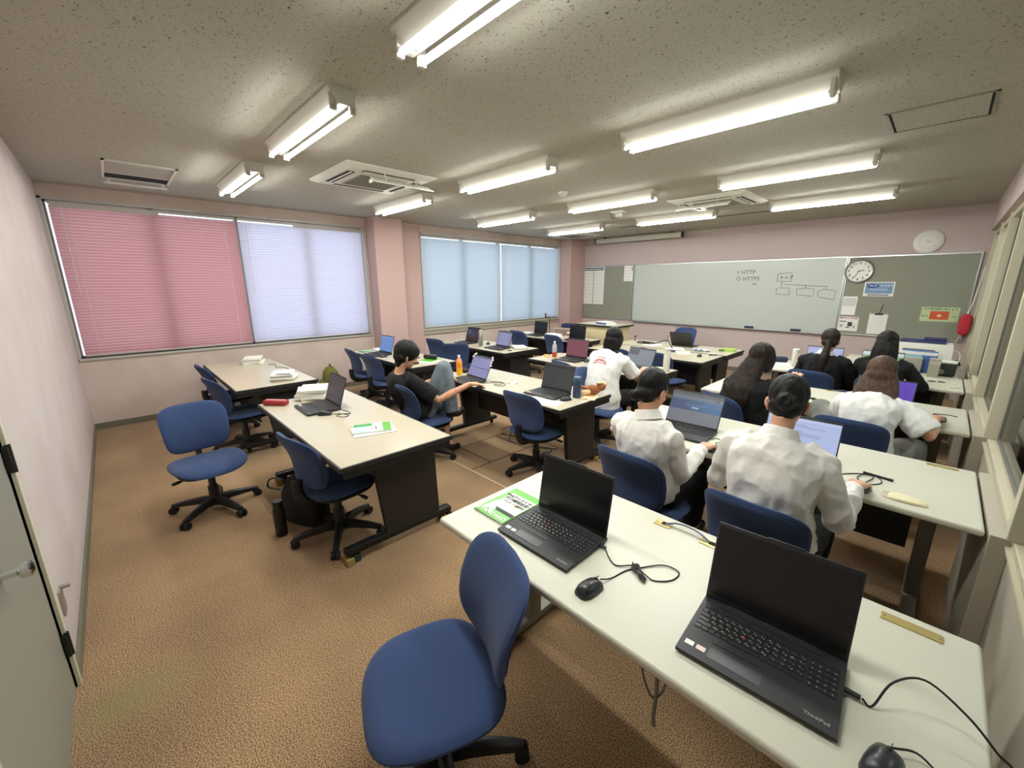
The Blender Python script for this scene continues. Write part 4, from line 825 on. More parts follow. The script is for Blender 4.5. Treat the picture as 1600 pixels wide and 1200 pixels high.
# pink screen desk
o = thing('snack', 'open snack wrapper with a bread roll beside the clear bottle', 'food', (3.07, 4.66, Z0), 20); b = MB(); b.ball((0, 0, .018), (.05, .03, .018)); b.build('bread', mat('bread', (206, 156, 92), .8), o); b = MB(); b.pillow(.14, .09, .006, .003, 3, warp=lambda x, y, z_: V((x, y, z_+.004+.004*math.sin(60*x)))); b.build('wrapper', mat('wrapper_cream', (228, 206, 166), .4), o)
o = thing('tissue', 'white tissues behind the clear bottle', 'tissue', (3.22, 4.9, Z0)); b = MB(); b.ball((0, 0, .02), (.035, .025, .022), n=9, k=6); b.ball((.05, .0, .018), (.025, .022, .02), n=7, k=5); b.build('paper', M_PAPER, o, smooth=0)
o = thing('handkerchief', 'folded pale cloth left of the tall white bottle', 'cloth', (4.56, 5.0, Z0), 12); b = MB(); b.pillow(.16, .09, .012, .002, 4, warp=lambda x, y, z_: V((x, y, z_+.003+.003*math.sin(50*x+30*y)))); b.build('cloth', mat('cloth_cream', (216, 208, 180), .9), o)
# corner desk: phone stand, papers, lectern
o = thing('phone_stand', 'black pole stand holding a phone on the far corner desk', 'stand', (1.42, 6.62, Z0))
MB().lathe([(.06, 0), (.06, .008), (.02, .014)], 20).build('base', M_BLK, o); MB().tube([(0, 0, .01), (0, 0, .36)], .007, 8).build('pole', M_BLK, o); MB().tube([(0, 0, .35), (-.06, -.02, .37)], .006, 8).build('arm', M_BLK, o)
b = MB(); b.box((-.08, -.03, .38), (.02, .05, .10), bev=.004, rz=30); b.build('phone', M_BLK, o)
stack(1.62, 6.52, 75, 3, 'white papers between the two black laptops in the corner, the %s one'); stack(.95, 6.5, 80, 2, 'papers left of the black laptop by the phone stand, the %s one')
book('booklet', 2.05, 6.17, 80, .21, .3, .008, flat((150, 160, 196)), 'pale blue sheets at the front of the corner desk', 'booklet')
o = thing('lectern', 'cream lectern with a dark rimmed top before the notice board', 'lectern', (2.36, 7.12, 0))
b = MB(); b.b2((-.41, -.24, 0), (.41, .26, .915), bev=.004); b.build('body', mat('lectern_cream', (214, 200, 156), .5), o, smooth=0); b = MB(); b.b2((-.47, -.3, .92), (.47, .3, .95), m=0, bev=.004); b.b2((-.46, -.29, .949), (.46, .29, .953), m=1); b.build('top', [M_DPAN, M_TOPB], o, smooth=0)
f = book('folder', 2.42, 7.1, 70, .24, .32, .03, flat((66, 84, 140)), 'blue and white folder lying on the lectern', 'folder', .9535); book('document_pile', 2.41, 7.1, 74, .21, .30, .012, M_PAPER, 'white sheets on the folder on the lectern', 'paper', .984)
o = thing('tablet_arm_chair', 'tubular student desk by the far window with a dark bag on it', 'desk', (1.05, 7.75, 0), 10)
b = MB(); b.box((0, 0, .72), (.55, .42, .022), bev=.004); b.build('desktop', M_TOPB, o)
for x, y in ((-.24, -.17), (.24, -.17), (-.24, .17), (.24, .17)): MB().tube([(x, y, 0), (x, y, .71)], .012, 8).build('leg', M_CHROME, o)
MB().tube(curvy([(-.2, -.2, .64), (0, -.26, .64), (.22, -.2, .64), (.24, -.17, .5)], 5), .01, 8).build('rail', M_CHROME, o)
o = thing('bag', 'dark navy bag on the tubular student desk', 'bag', (1.02, 7.8, .732), 10); b = MB(); b.box((0, 0, .045), (.36, .24, .09), bev=.035, seg=4); b.build('body', M_NAVY, o); MB().tube(curvy([(-.1, -.1, .08), (-.06, -.14, .1), (.06, -.14, .1), (.1, -.1, .08)], 5), .008, 6).build('strap', M_RUB, o)
# teacher desk clutter
o = thing('adapter', 'black power adapter with coiled lead on the teacher desk', 'adapter', (3.38, 6.9, Z0)); MB().box((0, 0, .015), (.12, .05, .03), bev=.006).build('brick', M_BLK, o)
MB().tube(curvy([(.06, 0, .015), (.14, .06, .005), (.05, .12, .005), (-.1, .07, .006), (-.16, -.03, .006), (-.05, -.1, .008), (.1, -.08, .006), (.14, .02, .008), (.02, .09, .012), (-.1, .0, .03), (-.2, .06, .01)], 6), .006, 7).build('lead', M_RUB, o)
o = thing('webcam', 'small black webcam on a stub on the teacher desk', 'camera', (3.05, 7.1, Z0)); MB().lathe([(.025, 0), (.025, .006), (.005, .01), (.005, .06)], 14).build('stub', M_BLK, o); MB().ball((0, 0, .075), .018).build('head', M_BLK, o)
o = thing('mini_tripod', 'tiny tripod with a thin aerial on the teacher desk', 'tripod', (3.66, 7.05, Z0))
for k in range(3): MB().tube([(0, 0, .05), (.05*math.cos(k*2.1), .05*math.sin(k*2.1), 0.003)], .004, 6).build('leg', M_ALU, o)
MB().tube([(0, 0, .05), (.02, .01, .14)], .003, 6).build('aerial', M_INK, o)
cord('thick_cable', [(3.5, 6.98, .705), (3.62, 6.86, .74), (3.78, 6.8, .80), (3.92, 6.66, .74), (4.0, 6.56, .706)], .007, M_RUB, 'thick dark cable arching across the teacher desk')
book('paper', 4.02, 6.66, 30, .21, .297, .003, M_PAPER, 'white sheets below the laptop on the teacher desk', 'paper'); book('paper', 3.55, 6.8, -20, .21, .297, .003, M_PAPER, 'white sheet beside the coiled adapter', 'paper')
book('notebook', 4.07, 6.36, 28, .17, .21, .008, M_INK, 'black notebook on the front middle desk', 'notebook'); book('notebook', 4.27, 6.33, 30, .2, .22, .012, flat((226, 220, 204)), 'white sketchbook beside the black notebook', 'notebook')
o = thing('marker_pen', 'dark marker lying on the front middle desk', 'pen', (4.66, 6.42, Z0), 60); MB().tube([(-.06, 0, .008), (.03, 0, .008)], .007, 10).build('barrel', M_INK, o); MB().tube([(.03, 0, .008), (.065, 0, .008)], .008, 10).build('cap', M_INK, o)
o = thing('blue_wrap', 'blue and white plastic wrap on the teacher desk', 'wrapper', (4.38, 6.72, Z0), 20); b = MB(); b.grid(lambda a, c_: (-.12+.24*a, -.07+.14*c_, .006+.02*abs(math.sin(9*a+5*c_))), 12, 8); b.build('film', mat('film_blue', (96, 130, 176), .3, var=(14, (220, 226, 230), .45, .55)), o)
o = thing('green_box', 'small bright green box at the end of the teacher desk', 'box', (4.68, 7.0, Z0), 12); MB().box((0, 0, .02), (.18, .12, .04), bev=.004).build('box', mat('lime', (160, 190, 92), .5), o); MB().box((-.1, -.06, .012), (.07, .04, .024), bev=.004).build('clip', mat('dark_green', (66, 92, 40), .5), o)
# right side desks
o = thing('face_mask', 'cream face mask lying on the white shirt girls\' desk', 'mask', (6.85, 2.90, Z0), -8)
b = MB(); b.pillow(.14, .10, .014, .001, 2.4, warp=lambda x, y, z_: V((x, y*(1-.6*(x+.07)/.14), z_+.003+.003*math.sin(70*y)))); b.build('cloth', mat('mask_cream', (226, 216, 176), .9), o)
MB().tube(curvy([(-.05, .04, .004), (-.085, .03, .006), (-.095, .0, .006), (-.08, -.03, .004), (-.045, -.035, .004)], 5), .0022, 6).build('ear_loop', mat('mask_cream', (226, 216, 176)), o)
cord('mouse_cable', [(6.57, 3.0, z), (6.62, 3.07, z), (6.68, 3.12, z), (6.73, 3.11, z), (6.745, 3.04, z), (6.70, 2.98, z), (6.655, 3.02, z), (6.665, 3.09, z+.002), (6.71, 3.10, z+.003), (6.70, 3.03, z+.002), (6.67, 2.95, z)], .0026, M_RUB, 'looped mouse cable beside the bright white document laptop')
o = thing('cable_tie', 'black cable bundle sleeve on the white shirt girls\' desk', 'cable', (6.715, 3.12, Z0), -12); MB().tube([(-.05, 0, .006), (.055, .005, .006)], .0065, 8).build('sleeve', M_RUB, o); MB().box((.062, .005, .006), (.02, .014, .011)).build('plug', M_BLK, o)
cord('mouse_cable', [(5.905, 3.05, z), (5.93, 3.09, z), (5.975, 3.06, z), (5.955, 3.0, z), (5.99, 2.96, z), (6.02, 3.01, z)], .0024, M_RUB, 'short looped cable at the right of the blue page laptop')
cord('mouse_cable', [(6.93, 4.74, z), (6.97, 4.72, z), (6.96, 4.79, z), (6.9, 4.84, z), (6.98, 4.88, z), (7.03, 4.86, z)], .003, M_RUB, 'black cable loop beyond the brown haired girl\'s hand')
o = thing('phone', 'white phone at the left of the brown haired girl\'s desk', 'phone', (6.17, 4.66, Z0), 40); MB().box((0, 0, .004), (.07, .14, .008), bev=.003).build('body', M_WPLA, o); MB().box((0, 0, .0083), (.062, .13, .0006)).build('screen', mat('screen_off', (9, 9, 10)), o, smooth=0)
pencil_case(5.46, 6.52, 30, .17, .09, .075, mat('case_navy', (34, 42, 66), .7), 'navy rounded pencil case on the front right desk')
book('document_pile', 5.52, 6.28, 20, .22, .28, .012, M_PAPER, 'white sheets at the left end of the front right desk', 'paper'); book('document_pile', 5.42, 6.62, -10, .2, .26, .02, M_PAPER, 'white binder under the navy case on the front right desk', 'paper') if False else None
cord('charger_cable', [(6.78, 6.24, z), (6.84, 6.36, z+.01), (6.92, 6.42, z), (7.02, 6.36, z+.006), (7.06, 6.2, z), (7.0, 6.1, z)], .005, M_WPLA, 'white charger cable at the partition end of the front right desk')
o = thing('glasses', 'dark folded glasses on the front right desk', 'glasses', (6.9, 6.36, Z0), 10); 
for s in (-1, 1): MB().tube([(s*.036+.026*math.cos(a), .022*math.sin(a), .008) for a in [k*math.pi/8 for k in range(17)]], .003, 6).build('rim', M_RUB, o)
MB().tube([(-.06, .01, .008), (-.05, .06, .006), (.06, .06, .006)], .003, 6).build('temple', M_RUB, o)
# printer and clutter in the front right corner
o = thing('printer', 'white office printer with a dark tray on the corner table', 'printer', (6.72, 7.6, Z0))
b = MB(); b.loft([[(x*.27, y*.2, zz) for x, y in ((-1, -1), (1, -1), (1, 1), (-1, 1))] for zz in (0, .22)]+[[(x*.26, y*.19, .275+(0)) for x, y in ((-1, -1), (1, -1), (1, 1), (-1, 1))]]); b.build('body', mat('printer_white', (216, 214, 200), .45), o, smooth=20)
MB().b2((-.1, -.206, .04), (.18, -.199, .18), bev=.003).build('front_door', mat('printer_white', (216, 214, 200)), o, smooth=0); MB().b2((-.17, -.207, .2), (.12, -.2, .208)).build('slot', M_DARK, o, smooth=0)
b = MB(); b.b2((-.21, -.1, .275), (.2, .18, .30), bev=.008); b.b2((-.0, .02, .30), (.2, .18, .33), bev=.008); b.build('paper_tray', M_NAVY, o)
cord('printer_cable', [(7.0, 7.65, .9), (7.05, 7.6, .86), (7.05, 7.5, .78), (7.0, 7.35, .73), (6.9, 7.2, .71)], .008, M_WPLA, 'white cable curling down beside the printer')
def carton(name, x, y, rz, w, d, h, ms, label, cat='box', z0=Z0, band=None):
    o = thing(name, label, cat, (x, y, z0), rz); MB().b2((-w/2, -d/2, 0), (w/2, d/2, h), bev=.003).build('box', ms, o, smooth=0)
    if band:
        for a, b_, m in band: MB().b2((-w/2-.0006, -d/2-.0006, a), (w/2+.0006, d/2+.0006, b_)).build('band', m, o, smooth=0)
    return o
o = carton('paper_pack', 6.72, 6.98, -4, .30, .14, .235, flat((72, 104, 168)), 'blue and white pack standing before the printer', band=[(.20, .2345, M_PAPER)])
MB().b2((-.1506, -.0706, .02), (.03, -.0700, .2)).build('print', mat('pack_sky', (150, 186, 206), .5, var=(6, (214, 222, 214), .4, .6)), o, smooth=0)
lettering([('PAPER', .04, T(.09, -.0712, .11) @ WALLM @ RZ(90), 0, 'CENTER')], M_PAPER, o) if False else None
carton('box_file', 6.66, 6.88, -4, .2, .06, .17, flat((164, 162, 150)), 'grey box file before the blue and white pack', 'file')
o = thing('cup', 'white paper tub at the left of the grey box file', 'cup', (6.56, 6.84, Z0)); MB().lathe([(.042, 0), (.05, .10), (.053, .102), (.053, .11), (.0, .11)], 24).build('tub', M_PAPER, o); MB().lathe([(.054, .108), (.054, .116), (0, .118)], 24).build('lid', M_PAPER, o)
carton('carton', 6.86, 6.70, -4, .085, .07, .20, flat((170, 166, 148)), 'tall grey carton at the front right desk corner', band=[(.14, .165, flat((190, 188, 174)))])
o = thing('label_printer', 'black and white desktop machine behind the tall grey carton', 'machine', (6.95, 6.86, Z0), -4); b = MB(); b.box((0, 0, .075), (.16, .13, .15), bev=.02, seg=3); b.build('body', mat('machine_dark', (36, 40, 38), .5), o); MB().box((0, 0, .155), (.165, .14, .022), bev=.008).build('lid', M_WPLA, o); MB().lathe([(.03, 0), (.03, .006), (0, .008)], 18, M=T(-.03, -.066, .05) @ RX(90)).build('dial', mat('dial_tan', (150, 142, 120), .5), o)
o = thing('cable_bundle', 'tangle of black and white cables in the front right corner', 'cable', (7.02, 7.05, Z0)); b = MB(); c = MB()
for k in range(5): q = k*.02; b.tube(curvy([(-.05, -.1+q, .01), (0, -.05, .06+q), (.04, .05, .1), (.0, .12, .06+q), (-.04, .15, .01)], 5), .006, 6)
for k in range(3): q = k*.025; c.tube(curvy([(-.06, -.12, .01+q), (.0, -.1, .05+q), (.05, -.02, .03+q), (.0, .05, .01)], 5), .006, 6)
b.build('black_lead', M_RUB, o); c.build('white_lead', M_WPLA, o)
# bags on the floor
o = thing('backpack', 'olive green backpack by the window wall behind the paper desk', 'backpack', (.38, 2.66, 0), -10)
b = MB(); b.loft([[(math.copysign(abs(math.cos(a))**.7, math.cos(a))*w, math.copysign(abs(math.sin(a))**.8, math.sin(a))*d, zz) for a in [k*math.pi/10 for k in range(20)]] for zz, w, d in ((0, .15, .09), (.05, .18, .12), (.25, .18, .12), (.38, .16, .10), (.44, .11, .06), (.455, .05, .03))]); b.build('body', mat('olive_cloth', (116, 116, 50), .9, bump=(30, .3, .01)), o)
MB().tube(curvy([(-.05, .02, .44), (-.03, 0, .49), (.03, 0, .49), (.05, .02, .44)], 5), .009, 6).build('handle', mat('olive_dark', (70, 72, 36), .9), o); b = MB(); b.pillow(.24, .2, .05, .02, 4, warp=lambda x, y, z_: V((x, -.12-z_, .16+y))); b.build('front_pocket', mat('olive_cloth', (116, 116, 50)), o)
o = thing('shoulder_bag', 'black bag on the carpet left of the desk with the red case', 'bag', (3.80, 1.16, 0), 25)
b = MB(); b.loft([[(math.copysign(abs(math.cos(a))**.6, math.cos(a))*w, math.copysign(abs(math.sin(a))**.7, math.sin(a))*d+yo, zz) for a in [k*math.pi/10 for k in range(20)]] for zz, w, d, yo in ((0, .17, .08, 0), (.04, .19, .10, 0), (.22, .18, .09, .01), (.32, .13, .06, .02), (.34, .05, .03, .02))]); b.build('body', mat('bag_black', (18, 18, 19), .85), o)
MB().tube(curvy([(-.12, -.02, .30), (-.2, -.08, .33), (-.22, -.1, .27), (-.15, -.06, .24)], 6), .012, 6, flat=.5).build('strap', M_RUB, o)
# cables on the floor and under desks
cord('floor_cable', [(3.5, 3.40, .006), (3.62, 3.32, .05), (3.7, 3.44, .006), (3.85, 3.38, .006), (3.9, 3.5, .07), (4.05, 3.42, .006), (4.2, 3.46, .006), (4.3, 3.3, .02)], .006, M_RUB, 'loose black cables on the carpet under the boy\'s desk')
cord('floor_cable', [(3.4, 3.5, .006), (3.6, 3.46, .09), (3.75, 3.3, .006), (3.95, 3.44, .006), (4.1, 3.3, .04), (4.25, 3.5, .006)], .005, M_BLK, 'second loose cable on the carpet under the boy\'s desk, nearer the modesty panel')
cord('hanging_cable', [(6.36, 1.36, .66), (6.35, 1.38, .52), (6.38, 1.4, .42), (6.42, 1.39, .5), (6.43, 1.37, .66)], .004, mat('cable_grey', (120, 120, 118), .6), 'grey cable loop hanging under the nearest desk')
cord('hanging_cable', [(6.39, 1.37, .66), (6.40, 1.38, .5), (6.395, 1.39, .36), (6.4, 1.39, .33)], .006, mat('cable_grey', (120, 120, 118), .6), 'grey cable end dangling straight down under the nearest desk')
o = thing('power_strip', 'pale power strip in the tray under the desk with the red case', 'power strip', (4.18, 1.62, .5), -8); MB().box((0, 0, .0), (.26, .05, .03), bev=.004).build('body', M_WPLA, o); MB().box((0, 0, .0155), (.2, .018, .002)).build('sockets', M_DARK, o, smooth=0)
# beyond the glass
o = thing('counter', 'white counter with papers in the room beyond the glass', 'counter', (8.6, 4.6, 0)); MB().b2((-.3, -2.2, .0), (.3, 2.0, .72), bev=.004).build('body', mat('next_counter', (170, 172, 170), .6), o, smooth=0); MB().b2((-.32, -2.25, .72), (.32, 2.05, .75), bev=.004).build('top', M_PAPER, o, smooth=0)
o = thing('blue_cover', 'crumpled blue and white plastic cover beyond the glass', 'cover', (7.85, 3.3, 0)); b = MB(); b.grid(lambda a, c_: (-.22+.44*a, -.7+1.5*c_, .50+.25*math.sin(a*3)+.03*math.sin(17*a+9*c_)), 14, 24); b.build('sheet', mat('cover_blue', (60, 120, 166), .35, var=(2.2, (206, 216, 222), .46, .56)), o); b = MB(); b.b2((-.2, -.68, 0), (.2, .78, .48)); b.build('crate', mat('next_counter', (170, 172, 170)), o, smooth=0)
for k, (y, h, c) in enumerate(((4.2, .3, (206, 206, 200)), (4.9, .22, (120, 130, 136)), (5.5, .36, (196, 190, 176)))): carton('carton', 8.55, y, 8*k, .35, .3, h, flat(c), ('pale', 'slate grey', 'tan')[k]+' carton on the counter beyond the glass', 'box', .751)
o = thing('venetian_blind', 'bluish slatted blind on the far wall beyond the glass', 'blind', (9.58, 4.2, 1.0)); b = MB()
for k in range(50): b.box((0, 0, .02+k*.028), (.02, 3.0, .012))
b.build('slat', mat('far_slat', (176, 192, 200), .6), o, smooth=0); MB().b2((.01, -1.5, 0), (.018, 1.5, 1.42)).build('pane', glow((150, 176, 196), 1.0), o, smooth=0)  # the sheet behind the slats glows by itself, standing in for daylight
# ================================================================== people
M_SKIN = mat('skin', (214, 164, 132), .55, var=(30, (202, 148, 118), .4, .65)); M_SKIN.node_tree.nodes['Principled BSDF'].inputs['Subsurface Weight'].default_value = .08
M_SHIRT = mat('white_shirt', (232, 228, 220), .85, bump=(7, .6, .05, (1, 1, .6)))
M_TEE = mat('white_tee', (232, 230, 224), .9, bump=(7, .6, .05, (1, 1, .6)))
M_BTEE = mat('black_tee', (12, 12, 13), .95, bump=(10, .4, .02)); M_BKNIT = mat('black_knit', (11, 11, 12), .95, bump=(120, .3, .004))
M_JEAN = mat('pale_jeans', (124, 134, 140), .95, var=(18, (96, 106, 114), .35, .65, (1, 1, .3)), bump=(14, .5, .02, (1, 1, .4)))
M_GJEAN = mat('grey_trousers', (150, 150, 144), .95, var=(16, (124, 124, 120), .35, .65, (1, 1, .3)), bump=(14, .4, .02)); M_BSLACK = mat('black_slacks', (13, 13, 14), .9)
M_SHOE = mat('black_shoe', (24, 22, 22), .5)
def mk_hair(name, c, c2): 
    return mat(name, c, .5, spec=.22, var=(70, c2, .35, .7, (1, 1, .06)), bump=(150, .6, .006, (1, 1, .05)))
M_HAIR = mk_hair('black_hair', (10, 9, 9), (24, 20, 18)); M_HBRN = mk_hair('brown_hair', (58, 42, 32), (92, 70, 52)); M_HDBR = mk_hair('dark_brown_hair', (15, 11, 9), (48, 34, 23))
M_EYE = mat('eye_white', (230, 226, 220), .2); M_LIP = mat('lip', (176, 108, 96), .5)
def fuse(mb, voxel, it, name, ms, parent, loc, disp=None):
    o = mb.build('raw', ms, smooth=0); md = o.modifiers.new('r', 'REMESH'); md.mode = 'VOXEL'; md.voxel_size = voxel
    sm_ = o.modifiers.new('s', 'SMOOTH'); sm_.factor = .5; sm_.iterations = it
    me = bpy.data.meshes.new_from_object(o.evaluated_get(bpy.context.evaluated_depsgraph_get())); old = o.data; bpy.data.objects.remove(o); bpy.data.meshes.remove(old)
    L = V(loc); n = len(me.vertices)
    if disp:
        nr = [v.normal.copy() for v in me.vertices]; co = [v.co+nr[i]*disp(v.co) for i, v in enumerate(me.vertices)]
    else: co = [v.co for v in me.vertices]
    buf = []
    for p in co: buf += [p.x-L.x, p.y-L.y, p.z-L.z]
    me.vertices.foreach_set('co', buf); me.update(); me.name = name; me.shade_smooth()
    q = bpy.data.objects.new(name, me); COL.objects.link(q)
    if parent: q.parent = parent
    else: q.location = L
    return q
def ell(c, right, fwd, a, b, n=24, e=2.35):
    out = []
    for k in range(n):
        t = 2*math.pi*k/n; x, y = math.cos(t), math.sin(t)
        out.append(c+right*(math.copysign(abs(x)**(2/e), x)*a)+fwd*(math.copysign(abs(y)**(2/e), y)*b))
    return out
def wrinkle(amp, sc, st=(1, 1, 1), sharp=False):
    def f(p):
        q = V((p.x*sc*st[0], p.y*sc*st[1], p.z*sc*st[2])); w = NZ.noise(q)+.5*NZ.noise(q*2.1+V((3, 1, 2)))
        return amp*((.45-abs(w))*1.6 if sharp else w)
    return f
PROF = [(-.5, .15, .12), (-.13, .165, .135), (0, .178, .135), (.22, .158, .118), (.42, .145, .108), (.62, .158, .112), (.78, .166, .105), (.88, .152, .09), (.95, .105, .072), (1, .062, .06)]
def torso(mb, pel, ctrl, neck, yaw0, yaw1, inf=1.0, t0=-.13, prof=PROF, kx=1.0, top=1.0, pad=0):
    P, Cc, N_ = V(pel), V(ctrl), V(neck); secs = []
    for i in range(17):
        t = t0+(top-t0)*i/16
        c = P*(1-t)**2+Cc*2*t*(1-t)+N_*t*t if t >= 0 else P+(P-Cc)*(-t)*2*.5*V((0, 0, 1)).z
        if t < 0: c = P+V((0, 0, 1))*(t*(N_-P).length)
        tg = ((Cc-P)*(1-max(t, 0))+(N_-Cc)*max(t, 0)).normalized(); y = R(yaw0+(yaw1-yaw0)*max(t, 0)); rt = V((math.cos(y), math.sin(y), 0)); fw = tg.cross(rt)*-1; fw = rt.cross(tg)*-1
        for a, b in zip(prof, prof[1:]):
            if a[0] <= t <= b[0]+1e-6: u = (t-a[0])/(b[0]-a[0]); u = u*u*(3-2*u); A = a[1]+(b[1]-a[1])*u; B = a[2]+(b[2]-a[2])*u; break
        secs.append(ell(c, rt, fw, A*inf*kx+pad, B*inf+pad))
    mb.loft(secs)
def hand(mb, wrist, f, up, side, curl=(14, 26, 20), spread=5, s=1.0, lift=0):
    w = V(wrist); f = V(f).normalized(); up = V(up); up = (up-f*up.dot(f)).normalized(); r = f.cross(up)
    def ring(d, a, b, dz): return ell(w+f*d*s+up*dz, r, up, a*s, b*s, 14, 2.6)
    mb.loft([ring(-.02, .024, .02, 0), ring(.005, .026, .019, .001), ring(.03, .035, .0175, .004), ring(.06, .041, .0155, .006), ring(.085, .041, .0135, .006), ring(.095, .034, .009, .004)])
    for k, (o, L) in enumerate(((-.03, .066), (-.0102, .078), (.0102, .073), (.0295, .056))):
        a = R(spread*(k-1.5)); d = (f*math.cos(a)+r*math.sin(a)*(1)); 
        if side < 0: o_, L_ = o, L
        else: o_, L_ = -o, L; d = (f*math.cos(a)-r*math.sin(a))
        p = w+f*.085*s+r*o_*s+up*.005; pts = [p-d*.02*s, p]; c = 0
        for j, fr in enumerate((.46, .31, .25)):
            c += curl[j]; q = d*math.cos(R(c))-up*math.sin(R(c)); p = p+q*(L_*fr*s); pts.append(p)
        mb.tube(pts, [.0092*s, .0092*s, .0088*s, .008*s, .0068*s], 10, round_=True)
    p = w+f*.022*s+r*side*.026*s-up*.004; d = (f*.72+r*side*.62-up*.25).normalized(); q = (f*.93+r*side*.25-up*.25).normalized()
    mb.tube([p-d*.012, p, p+d*.042*s, p+d*.042*s+q*.032*s], [.013*s, .0125*s, .0105*s, .0078*s], 10, round_=True)
def head(mb, C, yaw, pitch, roll=0, s=1.0, male=False):
    X = T(*C) @ RZ(yaw) @ RX(pitch) @ RY(roll) @ Mx.Scale(s, 4)
    mb.ball((0, -.014, .03), (.073, .092, .083), M=X, n=24, k=16); mb.ball((0, .018, -.03), (.062, .066, .082), M=X, n=20, k=14); mb.ball((0, .035, -.075), (.043, .04, .036), M=X)
    mb.ball((0, .058, -.096), (.02, .02, .016), M=X); mb.ball((0, .066, .022), (.05, .02, .024), M=X)
    mb.tube([(0, .079, .012), (0, .092, -.01), (0, .103, -.03)], (.008, .0095, .012), 10, M=X, round_=True); mb.ball((.011, .088, -.034), (.009, .01, .007), M=X, n=8, k=6); mb.ball((-.011, .088, -.034), (.009, .01, .007), M=X, n=8, k=6)
    mb.ball((0, .077, -.058), (.02, .011, .006), M=X, n=12, k=6); mb.ball((0, .075, -.068), (.018, .012, .007), M=X, n=12, k=6)
    for q in (-1, 1):
        mb.ball((q*.036, .052, -.03), (.024, .022, .024), M=X, n=12, k=8); mb.ball((q*.03, .07, .006), (.018, .009, .007), M=X, n=10, k=6)
        E = X @ T(q*.073, -.012, -.018) @ RZ(q*22) @ RX(-8)
        mb.ball((0, 0, 0), (.008, .019, .031), M=E, n=14, k=10); mb.ball((q*.006, -.006, .006), (.008, .017, .024), M=E, n=12, k=8); mb.ball((0, .006, -.026), (.007, .009, .01), M=E, n=8, k=6)
    return X
def face(o, X, loc):                              # eyes, brows and lips on the head, as children of the body
    B = T(-loc[0], -loc[1], 0) @ X
    for q in (-1, 1):
        MB().ball((q*.03, .0715, -.004), (.0125, .008, .0062), M=B, n=12, k=8).build('eye', M_EYE, o); MB().ball((q*.03, .077, -.004), (.0056, .0035, .0056), M=B, n=10, k=6).build('iris', M_RUB, o)
        MB().tube([(q*.012, .083, .014), (q*.03, .083, .019), (q*.047, .07, .013)], .0028, 6, M=B, round_=True).build('eyebrow', M_HAIR, o)
    MB().ball((0, .0815, -.063), (.018, .008, .006), M=B, n=12, k=6).build('lips', M_LIP, o)
def cap(mb, X, s=1.0, low=True, thick=.012):       # hair hugging the skull, open at the face
    mb.ball((0, -.022, .038), (.073+thick, .089+thick, .083+thick), M=X, n=28, k=18)
    if low:
        mb.ball((0, -.055, -.028), (.062+thick, .05+thick*.6, .055), M=X, n=20, k=12)
